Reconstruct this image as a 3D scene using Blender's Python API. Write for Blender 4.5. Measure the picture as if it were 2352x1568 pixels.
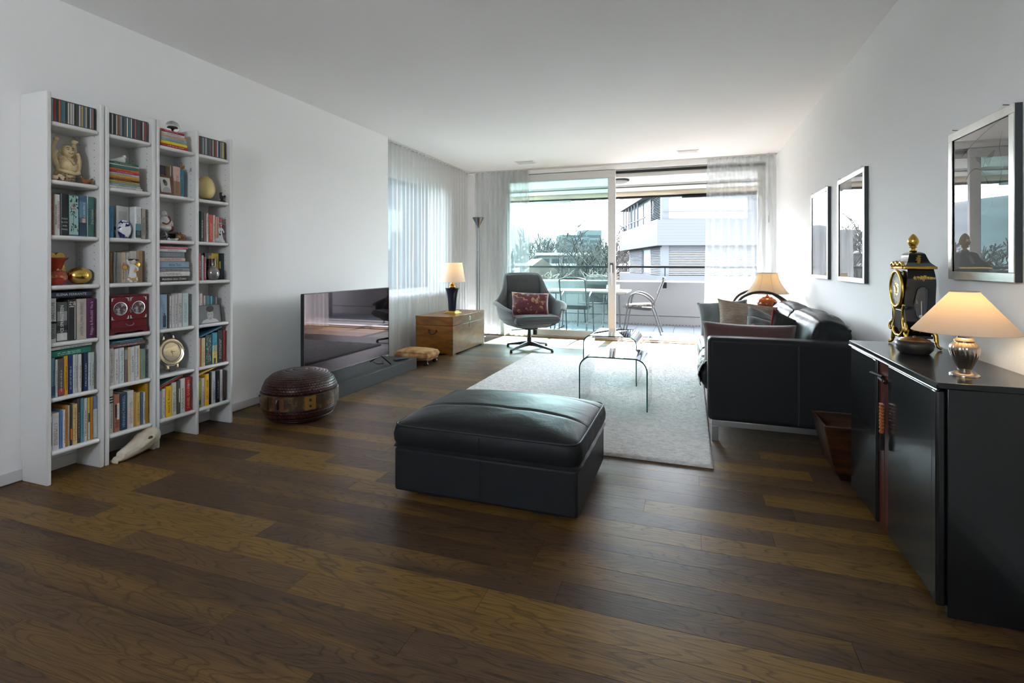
import bpy, bmesh, math, random
from mathutils import Matrix, Vector, noise as mnoise
# ------------------------------------------------------------------ clear, camera, world, sun, exposure
for o in list(bpy.data.objects): bpy.data.objects.remove(o, do_unlink=True)
SC = bpy.context.scene
COL = SC.collection
cam = bpy.data.cameras.new('camera'); camo = bpy.data.objects.new('camera', cam); COL.objects.link(camo)
cam.sensor_width = 36; cam.lens = 18.0; cam.shift_y = -179 / 2352; cam.clip_start = .05; cam.clip_end = 3000
camo.location = (0, 0, 1.15); camo.rotation_euler = (math.pi / 2, 0, math.radians(19.264))
SC.camera = camo

SKY = 3.2
w = bpy.data.worlds.new('sky'); SC.world = w; w.use_nodes = True
nt = w.node_tree; nt.nodes.clear()
tc = nt.nodes.new('ShaderNodeTexCoord'); sp = nt.nodes.new('ShaderNodeSeparateXYZ')
cr = nt.nodes.new('ShaderNodeValToRGB'); bg = nt.nodes.new('ShaderNodeBackground'); ow = nt.nodes.new('ShaderNodeOutputWorld')
nt.links.new(tc.outputs['Generated'], sp.inputs[0]); nt.links.new(sp.outputs['Z'], cr.inputs[0])
nt.links.new(cr.outputs[0], bg.inputs[0]); nt.links.new(bg.outputs[0], ow.inputs[0])
cr.color_ramp.elements[0].position = .0; cr.color_ramp.elements[0].color = (.92, .96, 1, 1)
cr.color_ramp.elements[1].position = .8; cr.color_ramp.elements[1].color = (.70, .82, 1, 1)
bg.inputs[1].default_value = SKY

sun = bpy.data.lights.new('sun', 'SUN'); suno = bpy.data.objects.new('sun', sun); COL.objects.link(suno)
sun.energy = 9.5; sun.angle = math.radians(.55); sun.color = (1, .985, .96)
EL, AZ = math.radians(37.5), math.radians(2.2)
sd = Vector((-math.sin(AZ) * math.cos(EL), -math.cos(AZ) * math.cos(EL), -math.sin(EL)))
suno.rotation_euler = sd.to_track_quat('-Z', 'Y').to_euler(); suno.location = (0, 20, 18)

def portal(name, loc, rot, sx, sy):           # daylight portals in the windows and the added rear opening (they emit nothing themselves)
    l = bpy.data.lights.new(name, 'AREA'); l.shape = 'RECTANGLE'; l.size = sx; l.size_y = sy
    l.cycles.is_portal = True
    o = bpy.data.objects.new(name, l); COL.objects.link(o); o.location = loc; o.rotation_euler = rot
portal('portal_balcony_doors', (-1.0, 7.98, 1.25), (-math.pi / 2, 0, 0), 4.0, 2.5)
portal('portal_side_window', (-3.9, 6.0, 1.55), (0, -math.pi / 2, 0), 1.65, 2.1)
portal('portal_added_rear_opening', (-1.3, -1.72, 1.86), (math.pi / 2, 0, 0), 1.1, .47)  # serves the unseen opening added behind the camera for fill daylight

vs = SC.view_settings
SC.display_settings.display_device = 'sRGB'
vs.view_transform = 'Standard'; vs.look = 'None'; vs.gamma = 1; vs.use_curve_mapping = False
vs.exposure = 3.65
cy = SC.cycles
cy.use_denoising = True; cy.max_bounces = 10; cy.diffuse_bounces = 7; cy.glossy_bounces = 4
cy.transmission_bounces = 8; cy.transparent_max_bounces = 24; cy.caustics_reflective = False; cy.caustics_refractive = False
cy.sample_clamp_indirect = 12

# ------------------------------------------------------------------ helpers
R = math.radians
rnd = random.Random(7)
MATS = {}
def _n(nt, t, **kw):
    n = nt.nodes.new(t)
    for k, v in kw.items(): setattr(n, k, v)
    return n
def mat(name, col=(.8, .8, .8), rough=.5, metal=0, spec=.5, bump=0, bscale=60, bstretch=(1, 1, 1), var=0, vscale=4, vstretch=(1, 1, 1),
        col2=None, coat=0, emit=None, estr=0, sheen=0, trans=0, ior=1.45, sss=0, seed_random=False, detail=4, vlo=.35, vhi=.65, rvar=0):
    """Principled material; noise between col and col2 (or col +- var), noise bump."""
    if name in MATS: return MATS[name]
    m = bpy.data.materials.new(name); MATS[name] = m; m.use_nodes = True
    nt = m.node_tree; p = nt.nodes['Principled BSDF']
    p.inputs['Base Color'].default_value = (*col, 1); p.inputs['Roughness'].default_value = rough
    p.inputs['Metallic'].default_value = metal; p.inputs['Specular IOR Level'].default_value = spec
    p.inputs['Coat Weight'].default_value = coat; p.inputs['Coat Roughness'].default_value = .08
    p.inputs['Sheen Weight'].default_value = sheen; p.inputs['Sheen Roughness'].default_value = .5
    p.inputs['Transmission Weight'].default_value = trans; p.inputs['IOR'].default_value = ior
    if emit: p.inputs['Emission Color'].default_value = (*emit, 1); p.inputs['Emission Strength'].default_value = estr
    if var or col2 or bump or rvar:
        tc = _n(nt, 'ShaderNodeTexCoord')
    def noise(scale, stretch, det=detail):
        mp = _n(nt, 'ShaderNodeMapping'); mp.inputs['Scale'].default_value = stretch
        nt.links.new(tc.outputs['Object'], mp.inputs[0])
        if seed_random:
            oi = _n(nt, 'ShaderNodeObjectInfo'); mu = _n(nt, 'ShaderNodeMath', operation='MULTIPLY'); mu.inputs[1].default_value = 37
            nt.links.new(oi.outputs['Random'], mu.inputs[0]); nt.links.new(mu.outputs[0], mp.inputs['Location'])
        nz = _n(nt, 'ShaderNodeTexNoise'); nz.inputs['Scale'].default_value = scale; nz.inputs['Detail'].default_value = det
        nt.links.new(mp.outputs[0], nz.inputs['Vector']); return nz
    if var or col2:
        nz = noise(vscale, vstretch); r = _n(nt, 'ShaderNodeValToRGB')
        c2 = col2 or tuple(max(0, c * (1 + var)) for c in col); c1 = col if col2 else tuple(c * (1 - var) for c in col)
        r.color_ramp.elements[0].position = vlo; r.color_ramp.elements[0].color = (*c1, 1)
        r.color_ramp.elements[1].position = vhi; r.color_ramp.elements[1].color = (*c2, 1)
        nt.links.new(nz.outputs['Fac'], r.inputs[0]); nt.links.new(r.outputs[0], p.inputs['Base Color'])
        if rvar:
            mr = _n(nt, 'ShaderNodeMapRange'); mr.inputs['To Min'].default_value = rough - rvar; mr.inputs['To Max'].default_value = rough + rvar
            nt.links.new(nz.outputs['Fac'], mr.inputs[0]); nt.links.new(mr.outputs[0], p.inputs['Roughness'])
    if bump:
        nz = noise(bscale, bstretch, 3); b = _n(nt, 'ShaderNodeBump'); b.inputs['Strength'].default_value = bump; b.inputs['Distance'].default_value = .01
        nt.links.new(nz.outputs['Fac'], b.inputs['Height']); nt.links.new(b.outputs[0], p.inputs['Normal'])
    return m
def cmat(col, rough=.55, **kw):               # plain coloured material shared by colour
    return mat('paint_%02x%02x%02x_%d' % (*[int(min(1, max(0, c)) * 255) for c in col], int(rough * 100)), col, rough, **kw)
def srgb(r, g, b):                            # 0-255 display value to linear
    f = lambda c: c / 12.92 if c <= .04045 else ((c + .055) / 1.055) ** 2.4
    return tuple(f(x / 255) for x in (r, g, b))

class MB:
    def __init__(s): s.v = []; s.f = []; s.m = None
    def add(s, vs, fs):
        o = len(s.v)
        if s.m is not None: vs = [tuple(s.m @ Vector(v)) for v in vs]
        s.v += [tuple(v) for v in vs]; s.f += [tuple(i + o for i in f) for f in fs]; return s
    def box(s, x0, x1, y0, y1, z0, z1):
        return s.add([(x0, y0, z0), (x1, y0, z0), (x1, y1, z0), (x0, y1, z0), (x0, y0, z1), (x1, y0, z1), (x1, y1, z1), (x0, y1, z1)],
                     [(3, 2, 1, 0), (4, 5, 6, 7), (0, 1, 5, 4), (1, 2, 6, 5), (2, 3, 7, 6), (3, 0, 4, 7)])
    def prism(s, poly, a0, a1, axis='z'):     # poly CCW seen from +axis
        n = len(poly)
        P = {'z': lambda p, a: (p[0], p[1], a), 'y': lambda p, a: (p[0], a, p[1]), 'x': lambda p, a: (a, p[0], p[1])}[axis]
        fs = [tuple(range(n - 1, -1, -1)), tuple(range(n, 2 * n))] + [(i, (i + 1) % n, n + (i + 1) % n, n + i) for i in range(n)]
        if axis == 'y': fs = [f[::-1] for f in fs]
        return s.add([P(p, a0) for p in poly] + [P(p, a1) for p in poly], fs)
    def lathe(s, prof, n=32, c=(0, 0, 0), fn=None, sx=1, sy=1):
        vs = []; fs = []
        for j, (r, z) in enumerate(prof):
            for i in range(n):
                a = 2 * math.pi * i / n; rr = r * (fn(a, z, j) if fn else 1)
                vs.append((c[0] + rr * math.cos(a) * sx, c[1] + rr * math.sin(a) * sy, c[2] + z))
        for j in range(len(prof) - 1):
            for i in range(n): fs.append((j * n + i, j * n + (i + 1) % n, (j + 1) * n + (i + 1) % n, (j + 1) * n + i))
        if prof[0][0] > 1e-6: fs.append(tuple(range(n - 1, -1, -1)))
        if prof[-1][0] > 1e-6: fs.append(tuple((len(prof) - 1) * n + i for i in range(n)))
        return s.add(vs, fs)
    def tube(s, pts, r, n=8, closed=False):
        pts = [Vector(p) for p in pts]; N = len(pts); vs = []; fs = []; up = None
        for i, p in enumerate(pts):
            a = pts[(i - 1) % N] if closed or i > 0 else p; b = pts[(i + 1) % N] if closed or i < N - 1 else p
            t = (b - a).normalized()
            if up is None:
                up = Vector((0, 0, 1)) if abs(t.z) < .9 else Vector((1, 0, 0))
            up = (up - t * up.dot(t)).normalized(); q = t.cross(up); rr = r[i] if isinstance(r, (list, tuple)) else r
            for k in range(n):
                an = 2 * math.pi * k / n; vs.append(p + up * (rr * math.cos(an)) + q * (rr * math.sin(an)))
        for i in range(N if closed else N - 1):
            j = (i + 1) % N
            for k in range(n): fs.append((i * n + k, i * n + (k + 1) % n, j * n + (k + 1) % n, j * n + k))
        if not closed: fs += [tuple(range(n - 1, -1, -1)), tuple((N - 1) * n + k for k in range(n))]
        return s.add(vs, fs)
    def ell(s, c, r, n=20, m=12):
        if not isinstance(r, (tuple, list)): r = (r, r, r)
        vs = [(c[0], c[1], c[2] - r[2])]; fs = []
        for j in range(1, m):
            ph = -math.pi / 2 + math.pi * j / m
            for i in range(n):
                a = 2 * math.pi * i / n; vs.append((c[0] + r[0] * math.cos(ph) * math.cos(a), c[1] + r[1] * math.cos(ph) * math.sin(a), c[2] + r[2] * math.sin(ph)))
        vs.append((c[0], c[1], c[2] + r[2])); T = len(vs) - 1
        for i in range(n):
            fs.append((0, 1 + (i + 1) % n, 1 + i)); fs.append((T, T - n + i, T - n + (i + 1) % n))
        for j in range(m - 2):
            for i in range(n): a = 1 + j * n; fs.append((a + i, a + (i + 1) % n, a + n + (i + 1) % n, a + n + i))
        return s.add(vs, fs)
    def sheet(s, fn, nu, nv, cu=False, cv=False):
        vs = [fn(i / (nu if cu else nu - 1), j / (nv if cv else nv - 1)) for j in range(nv) for i in range(nu)]
        fs = [(j * nu + i, j * nu + (i + 1) % nu, ((j + 1) % nv) * nu + (i + 1) % nu, ((j + 1) % nv) * nu + i)
              for j in range(nv if cv else nv - 1) for i in range(nu if cu else nu - 1)]
        return s.add(vs, fs)
    def mesh(s, name, ang=38, smooth=True):
        me = bpy.data.meshes.new(name); me.from_pydata(s.v, [], s.f); me.validate()
        if smooth:
            me.shade_smooth()
            if ang < 179: me.set_sharp_from_angle(angle=R(ang))
        return me
    def build(s, name, m=None, par=None, bevel=0, seg=2, sub=0, ang=38, smooth=True, loc=None, rot=None, solid=0):
        me = s.mesh(name, ang, smooth); o = bpy.data.objects.new(name, me); COL.objects.link(o)
        if m: me.materials.append(m)
        if par: o.parent = par
        if loc: o.location = loc
        if rot: o.rotation_euler = rot
        if solid:
            md = o.modifiers.new('solid', 'SOLIDIFY'); md.thickness = solid; md.offset = 0
        if bevel:
            md = o.modifiers.new('bevel', 'BEVEL'); md.width = bevel; md.segments = seg; md.limit_method = 'ANGLE'; md.angle_limit = R(50)
            md.harden_normals = False
        if sub:
            md = o.modifiers.new('sub', 'SUBSURF'); md.levels = sub; md.render_levels = sub
        return o
def obj(name, me, m=None, par=None, loc=None, rot=None):
    o = bpy.data.objects.new(name, me); COL.objects.link(o)
    if m and not me.materials: me.materials.append(m)
    if par: o.parent = par
    if loc: o.location = loc
    if rot: o.rotation_euler = rot
    return o
def thing(name, label, cat, loc=(0, 0, 0), rz=0, group=None):
    o = bpy.data.objects.new(name, None); COL.objects.link(o); o.location = loc; o.rotation_euler = (0, 0, rz); o.empty_display_size = .1
    return tag(o, label, cat, group)
def tag(o, label, cat, group=None):
    o['label'] = label; o['category'] = cat
    if group: o['group'] = group
    return o
def struct(o, label=None):
    o['kind'] = 'structure'
    if label: o['label'] = label
    return o
def copy_tree(o, par=None):
    c = o.copy(); COL.objects.link(c)
    if par: c.parent = par
    for ch in list(o.children): copy_tree(ch, c)
    return c
def arc(c, r, a0, a1, n, ax=0, ay=2):          # arc points in the plane of two axes
    out = []
    for i in range(n + 1):
        a = R(a0 + (a1 - a0) * i / n); p = list(c); p[ax] += r * math.cos(a); p[ay] += r * math.sin(a); out.append(tuple(p))
    return out
def smooth_path(pts, k=6):                     # Catmull-Rom through points
    P = [Vector(p) for p in pts]; P = [P[0] * 2 - P[1]] + P + [P[-1] * 2 - P[-2]]; out = []
    for i in range(1, len(P) - 2):
        for j in range(k):
            t = j / k; a, b, c_, d = P[i - 1:i + 3]
            out.append(.5 * ((2 * b) + (c_ - a) * t + (2 * a - 5 * b + 4 * c_ - d) * t * t + (3 * b - a - 3 * c_ + d) * t ** 3))
    out.append(P[-2]); return [tuple(p) for p in out]
_TX = {}
def text_obj(s, size, m, par, mtx, align='CENTER', maxw=None, name='lettering', xs=1.0):
    """flat printed lettering as mesh; mtx maps text plane (x right, y up) into the parent's space"""
    key = (s, align)
    if key not in _TX:
        cu = bpy.data.curves.new('t', 'FONT'); cu.body = s; cu.size = 1; cu.resolution_u = 1; cu.align_x = align; cu.align_y = 'CENTER'
        to = bpy.data.objects.new('t', cu); COL.objects.link(to); bpy.context.view_layer.update()
        dg = bpy.context.evaluated_depsgraph_get(); me = bpy.data.meshes.new_from_object(to.evaluated_get(dg))
        bpy.data.objects.remove(to); bpy.data.curves.remove(cu)
        xsb = [v.co.x for v in me.vertices]; _TX[key] = (me, (max(xsb) - min(xsb)) if xsb else 1)
    me0, w0 = _TX[key]; me = me0.copy(); me.name = name
    sc = size * xs
    if maxw and w0 * sc > maxw: sc = maxw / w0
    me.transform(mtx @ Matrix.Diagonal((sc, size, 1, 1)))
    me.materials.clear(); me.materials.append(m)
    o = bpy.data.objects.new(name, me); COL.objects.link(o); o.parent = par; return o
def frame(o, x, y):                            # matrix from origin and x / y directions of the text plane
    x = Vector(x).normalized(); y = Vector(y).normalized(); z = x.cross(y)
    return Matrix(((x.x, y.x, z.x, o[0]), (x.y, y.y, z.y, o[1]), (x.z, y.z, z.z, o[2]), (0, 0, 0, 1)))
def pillow(w, h, t, n=18, pinch=.09, seed=0, wr=.004):
    """closed cushion, lying in xz, thickness along y; centre at origin"""
    r2 = random.Random(seed); off = Vector((r2.random() * 50, r2.random() * 50, 0)); mb = MB()
    def pt(i, j, sg):
        u = -1 + 2 * i / n; v = -1 + 2 * j / n
        k = max(0, (1 - u * u) * (1 - v * v)) ** .42
        px = u * (1 - pinch * (1 - v * v)); pz = v * (1 - pinch * (1 - u * u))
        d = mnoise.noise(Vector((u * 2.2, v * 2.2, sg * 3)) + off) * wr * 4 + mnoise.noise(Vector((u * 6, v * 6, sg)) + off) * wr
        return (px * w / 2, sg * (t / 2 * k + d * k), pz * h / 2)
    for sg in (-1, 1):
        vs = [pt(i, j, sg) for j in range(n + 1) for i in range(n + 1)]
        fs = []
        for j in range(n):
            for i in range(n):
                q = (j * (n + 1) + i, j * (n + 1) + i + 1, (j + 1) * (n + 1) + i + 1, (j + 1) * (n + 1) + i); fs.append(q if sg < 0 else q[::-1])
        mb.add(vs, fs)
    return mb
def weld(o, d=.0004):
    bm = bmesh.new(); bm.from_mesh(o.data); bmesh.ops.remove_doubles(bm, verts=bm.verts, dist=d); bm.to_mesh(o.data); bm.free(); return o
def displace_verts(o, fn):
    for v in o.data.vertices: v.co = Vector(v.co) + Vector(fn(v.co))
    return o
def oval(cy, cz, ry, rz_, n=18): return [(cy + ry * math.cos(2 * math.pi * i / n), cz + rz_ * math.sin(2 * math.pi * i / n)) for i in range(n)]
NUM = ['XII', 'I', 'II', 'III', 'IIII', 'V', 'VI', 'VII', 'VIII', 'IX', 'X', 'XI']
gold = mat('polished_gold', (.72, .47, .12), .22, 1, var=.12, vscale=6)
goldleaf = mat('gold_leaf', (.65, .42, .11), .38, 1, var=.15, vscale=25)
inkm = mat('dark_ink', (.03, .02, .02), .5)
# ------------------------------------------------------------------ the room
XL, XR, YB, YF, HC = -3.352, 1.10, 7.74, -1.5, 2.63
plaster = mat('white_plaster', (.91, .91, .91), .85, bump=.05, bscale=180)
plaster_r = mat('white_plaster_rough', (.91, .91, .91), .85, bump=.12, bscale=110)
ceilm = mat('ceiling_paint', (.92, .92, .92), .9)
framem = mat('window_frame_grey_white', (.66, .65, .63), .35)
white_gloss = mat('white_lacquer', (.74, .74, .73), .3)
black_gap = mat('black_rubber', (.012, .012, .013), .6)
alu = mat('brushed_aluminium', (.62, .64, .66), .35, 1)
chrome = mat('chrome', (.75, .76, .78), .12, 1)

def wood_floor_mat():
    m = bpy.data.materials.new('smoked_oak'); m.use_nodes = True; nt = m.node_tree; p = nt.nodes['Principled BSDF']; L = nt.links.new
    tc = _n(nt, 'ShaderNodeTexCoord'); oi = _n(nt, 'ShaderNodeObjectInfo')
    off = _n(nt, 'ShaderNodeVectorMath', operation='SCALE'); off.inputs[0].default_value = (31, 17, 5); L(oi.outputs['Random'], off.inputs['Scale'])
    add = _n(nt, 'ShaderNodeVectorMath', operation='ADD'); L(tc.outputs['Object'], add.inputs[0]); L(off.outputs[0], add.inputs[1])
    # cathedral figure: long noise contours drawn as thin dark rings
    mp = _n(nt, 'ShaderNodeMapping'); mp.inputs['Scale'].default_value = (1.35, 7.5, 1); L(add.outputs[0], mp.inputs[0])
    n1 = _n(nt, 'ShaderNodeTexNoise'); n1.inputs['Scale'].default_value = 1; n1.inputs['Detail'].default_value = 2.4; n1.inputs['Roughness'].default_value = .45; L(mp.outputs[0], n1.inputs['Vector'])
    ml = _n(nt, 'ShaderNodeMath', operation='MULTIPLY'); ml.inputs[1].default_value = 21; L(n1.outputs['Fac'], ml.inputs[0])
    fr = _n(nt, 'ShaderNodeMath', operation='FRACT'); L(ml.outputs[0], fr.inputs[0])
    rr = _n(nt, 'ShaderNodeValToRGB'); e = rr.color_ramp.elements; e[0].position = 0; e[0].color = (.0, .0, .0, 1); e[1].position = .26; e[1].color = (1, 1, 1, 1)
    ee = rr.color_ramp.elements.new(.08); ee.color = (.25, .25, .25, 1); ee = rr.color_ramp.elements.new(.93); ee.color = (.9, .9, .9, 1); ee = rr.color_ramp.elements.new(1); ee.color = (.3, .3, .3, 1)
    L(fr.outputs[0], rr.inputs[0])
    # straight pores
    mp2 = _n(nt, 'ShaderNodeMapping'); mp2.inputs['Scale'].default_value = (9, 260, 1); L(add.outputs[0], mp2.inputs[0])
    n2 = _n(nt, 'ShaderNodeTexNoise'); n2.inputs['Scale'].default_value = 1; n2.inputs['Detail'].default_value = 2; L(mp2.outputs[0], n2.inputs['Vector'])
    r2 = _n(nt, 'ShaderNodeValToRGB'); r2.color_ramp.elements[0].position = .38; r2.color_ramp.elements[0].color = (.62, .62, .62, 1); r2.color_ramp.elements[1].position = .56; L(n2.outputs['Fac'], r2.inputs[0])
    # large tonal drift inside a plank
    mp3 = _n(nt, 'ShaderNodeMapping'); mp3.inputs['Scale'].default_value = (1.1, 5, 1); L(add.outputs[0], mp3.inputs[0])
    n3 = _n(nt, 'ShaderNodeTexNoise'); n3.inputs['Scale'].default_value = 1.2; n3.inputs['Detail'].default_value = 2; L(mp3.outputs[0], n3.inputs['Vector'])
    base = _n(nt, 'ShaderNodeValToRGB'); base.color_ramp.interpolation = 'LINEAR'
    cols = [(0, (.068, .037, .020)), (.22, (.088, .048, .025)), (.45, (.105, .058, .028)), (.60, (.125, .068, .027)), (.72, (.180, .096, .022)), (.86, (.235, .128, .024)), (1, (.088, .052, .031))]
    el = base.color_ramp.elements; el[0].position, el[0].color = cols[0][0], (*cols[0][1], 1); el[1].position, el[1].color = cols[-1][0], (*cols[-1][1], 1)
    for ps, c in cols[1:-1]: q = el.new(ps); q.color = (*c, 1)
    L(oi.outputs['Random'], base.inputs[0])
    tint = _n(nt, 'ShaderNodeMix', data_type='RGBA', blend_type='MIX'); L(base.outputs[0], tint.inputs[6]); tint.inputs[7].default_value = (.19, .102, .024, 1)
    mr = _n(nt, 'ShaderNodeMapRange'); mr.inputs[1].default_value = .5; mr.inputs[2].default_value = .72; mr.inputs[4].default_value = .75; L(n3.outputs['Fac'], mr.inputs[0]); L(mr.outputs[0], tint.inputs[0])
    a = _n(nt, 'ShaderNodeMix', data_type='RGBA', blend_type='MULTIPLY'); a.inputs[0].default_value = .55; L(tint.outputs[2], a.inputs[6]); L(rr.outputs[0], a.inputs[7])
    b = _n(nt, 'ShaderNodeMix', data_type='RGBA', blend_type='MULTIPLY'); b.inputs[0].default_value = .8; L(a.outputs[2], b.inputs[6]); L(r2.outputs[0], b.inputs[7])
    L(b.outputs[2], p.inputs['Base Color'])
    p.inputs['Roughness'].default_value = .44; p.inputs['Specular IOR Level'].default_value = .25
    bp = _n(nt, 'ShaderNodeBump'); bp.inputs['Strength'].default_value = .25; bp.inputs['Distance'].default_value = .002; L(n2.outputs['Fac'], bp.inputs['Height']); L(bp.outputs[0], p.inputs['Normal'])
    return m
oak = wood_floor_mat()
floor = struct(MB().box(XL - .3, XR + .1, YF, 7.70, -.12, -.004).build('floor', black_gap))
PW = .1265; frnd = random.Random(21); _pm = {}
k = 0; y = 1.43 - PW * 35
while y < 7.70 - .01:
    y0 = max(y, YF + .01); y1 = min(y + PW, 7.695)
    x = XL - .10 - frnd.random() * 1.3
    while x < XR:
        ln = frnd.choice((.9, 1.3, 1.5, 1.7, 1.9, 2.1))
        x0 = max(x, XL - .10); x1 = min(x + ln, XR)
        if x1 - x0 > .06 and y1 - y0 > .02:
            g = .0003; hx, hy = (x1 - x0) / 2 - g, (y1 - y0) / 2 - g; key = (round(hx, 4), round(hy, 4))
            if key not in _pm:
                c_ = .0004
                mb = MB(); mb.add([(-hx, -hy, -.012), (hx, -hy, -.012), (hx, hy, -.012), (-hx, hy, -.012), (-hx, -hy, -.0012), (hx, -hy, -.0012), (hx, hy, -.0012), (-hx, hy, -.0012),
                                   (-hx + c_, -hy + c_, 0), (hx - c_, -hy + c_, 0), (hx - c_, hy - c_, 0), (-hx + c_, hy - c_, 0)],
                                  [(3, 2, 1, 0), (0, 1, 5, 4), (1, 2, 6, 5), (2, 3, 7, 6), (3, 0, 4, 7), (4, 5, 9, 8), (5, 6, 10, 9), (6, 7, 11, 10), (7, 4, 8, 11), (8, 9, 10, 11)])
                _pm[key] = mb.mesh('plank', smooth=False); _pm[key].materials.append(oak)
            obj('plank', _pm[key], None, floor, ((x0 + x1) / 2, (y0 + y1) / 2, 0))
        x += ln
    y += PW

struct(MB().box(XL - .5, XL, YF - .2, 5.184, 0, HC).build('wall_left', plaster))
# outer wall around the side window (recess for the curtain)
wl = MB(); wl.box(-3.85, -3.55, 5.184, 7.0, 0, .73); wl.box(-3.85, -3.55, 5.184, 7.0, 2.36, HC); wl.box(-3.85, -3.55, 7.0, 8.05, 0, HC)
struct(wl.build('wall_left_window', plaster))
struct(MB().box(XR, XR + .3, YF - .2, 8.05, 0, HC).build('wall_right', plaster_r))
wf = MB(); wf.box(-3.852, -1.85, YF - .25, YF, 0, HC); wf.box(-.75, 1.4, YF - .25, YF, 0, HC); wf.box(-1.85, -.75, YF - .25, YF, 0, 1.63); wf.box(-1.85, -.75, YF - .25, YF, 2.1, HC)  # rear wall; its small opening is added and sized to brighten the room
struct(wf.build('wall_front', plaster))
struct(MB().box(-3.852, XR + .3, YF - .25, 8.05, HC, HC + .25).build('ceiling', ceilm))
wb = MB(); wb.box(-3.55, -2.92, 7.86, 8.05, 0, HC); wb.box(-2.92, XR, 7.80, 8.05, 2.575, HC + .02); wb.box(.98, XR, 7.80, 8.05, 0, 2.575)
struct(wb.build('wall_back', plaster))
for nm, x0, x1, ya, yb in (('baseboard_left', XL, XL + .012, YF, 5.18), ('baseboard_right', XR - .012, XR, YF, 7.7)):
    struct(MB().box(x0, x1, ya, yb, .006, .066).build(nm, white_gloss, bevel=.002))
# curtain tracks in the ceiling
t1 = struct(MB().box(-3.46, -3.445, 5.186, 7.72, HC - .012, HC - .0005).box(-3.40, -3.385, 5.186, 7.66, HC - .012, HC - .0005).build('trim_1', framem), 'white curtain track along the side window')
t2 = struct(MB().box(-3.46, 1.09, 7.70, 7.715, HC - .012, HC - .0005).box(-3.385, 1.09, 7.64, 7.655, HC - .012, HC - .0005).build('trim_2', framem), 'white curtain track along the balcony doors')
struct(MB().box(-3.3, 1.09, 7.70, 7.79, -.02, .012).build('trim_3', mat('oak_sill', (.30, .17, .07), .4), bevel=.002), 'wooden threshold strip before the balcony doors')

def glass_mat(name, tint=(1, 1, 1), refl=.09):
    m = bpy.data.materials.new(name); m.use_nodes = True; nt = m.node_tree; nt.nodes.clear(); L = nt.links.new
    t = _n(nt, 'ShaderNodeBsdfTransparent'); t.inputs[0].default_value = (*tint, 1)
    g = _n(nt, 'ShaderNodeBsdfGlossy'); g.inputs['Roughness'].default_value = 0
    f = _n(nt, 'ShaderNodeFresnel'); f.inputs[0].default_value = 1.5
    a = _n(nt, 'ShaderNodeMath', operation='MULTIPLY'); a.inputs[1].default_value = refl / .04; a.use_clamp = True; L(f.outputs[0], a.inputs[0])
    x = _n(nt, 'ShaderNodeMixShader'); o = _n(nt, 'ShaderNodeOutputMaterial')
    L(a.outputs[0], x.inputs[0]); L(t.outputs[0], x.inputs[1]); L(g.outputs[0], x.inputs[2]); L(x.outputs[0], o.inputs[0]); return m
pane_g = glass_mat('window_glass_green', (.80, .95, .93), .06)
pane_c = glass_mat('window_glass_clear', (.93, .97, .97), .05)
# ---- side window
def frame_box(mb, plane, a0, a1, z0, z1, wd, d0, d1):
    """rectangular frame lying in the plane x= or y=, member width wd, depth d0..d1"""
    for (p0, p1, q0, q1) in ((a0, a1, z0, z0 + wd), (a0, a1, z1 - wd, z1), (a0, a0 + wd, z0 + wd, z1 - wd), (a1 - wd, a1, z0 + wd, z1 - wd)):
        if plane == 'x': mb.box(d0, d1, p0, p1, q0, q1)
        else: mb.box(p0, p1, d0, d1, q0, q1)
wn = bpy.data.objects.new('window_1', None); COL.objects.link(wn); struct(wn, 'side window behind the sheer curtain')
mb = MB(); frame_box(mb, 'x', 5.184, 7.0, .73, 2.36, .07, -3.78, -3.70); mb.build('window_frame', framem, wn, bevel=.004)
MB().box(-3.745, -3.735, 5.25, 6.94, .79, 2.30).build('pane', pane_c, wn)
MB().box(-3.70, -3.50, 5.19, 7.0, .725, .745).build('window_sill', white_gloss, wn, bevel=.004)
# ---- sliding balcony door
dr = bpy.data.objects.new('door_1', None); COL.objects.link(dr); struct(dr, 'sliding balcony door pushed to the left')
mb = MB(); frame_box(mb, 'y', -2.92, -1.075, .0, 2.565, .11, 7.795, 7.86); mb.build('door_frame', framem, dr, bevel=.005)
MB().box(-2.82, -1.175, 7.822, 7.832, .10, 2.46).build('pane', pane_g, dr)
mb = MB(); frame_box(mb, 'y', -2.825, -1.17, .095, 2.47, .018, 7.80, 7.812); mb.build('glazing_bead', mat('grey_gasket', (.25, .30, .30), .4), dr)
mb = MB(); mb.box(-1.155, -1.105, 7.775, 7.796, 1.01, 1.16); h = mb.build('door_handle', mat('anthracite', (.06, .06, .065), .4), dr, bevel=.008)
MB().box(-1.142, -1.118, 7.748, 7.764, .82, 1.13).build('grip', alu, h, bevel=.005)
MB().box(-1.138, -1.122, 7.762, 7.78, 1.08, 1.11).build('spindle', alu, h)
fx = bpy.data.objects.new('window_2', None); COL.objects.link(fx); struct(fx, 'fixed frame around the balcony doors')
mb = MB(); mb.box(-2.92, .98, 7.88, 7.95, 2.455, 2.575); mb.box(-2.92, -2.80, 7.88, 7.95, .02, 2.455); mb.box(.88, .98, 7.88, 7.95, .02, 2.455)
mb.build('window_frame', framem, fx, bevel=.004)
MB().box(-2.92, .98, 7.862, 7.879, 2.515, 2.55).build('gasket', black_gap, fx)
MB().box(-2.92, .98, 7.79, 7.95, -.02, .03).build('sill_rail', mat('anodised_sill', (.55, .55, .54), .4, .6), fx, bevel=.003)
mb = MB(); frame_box(mb, 'y', .12, .90, .03, 2.455, .06, 7.90, 7.93)
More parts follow.
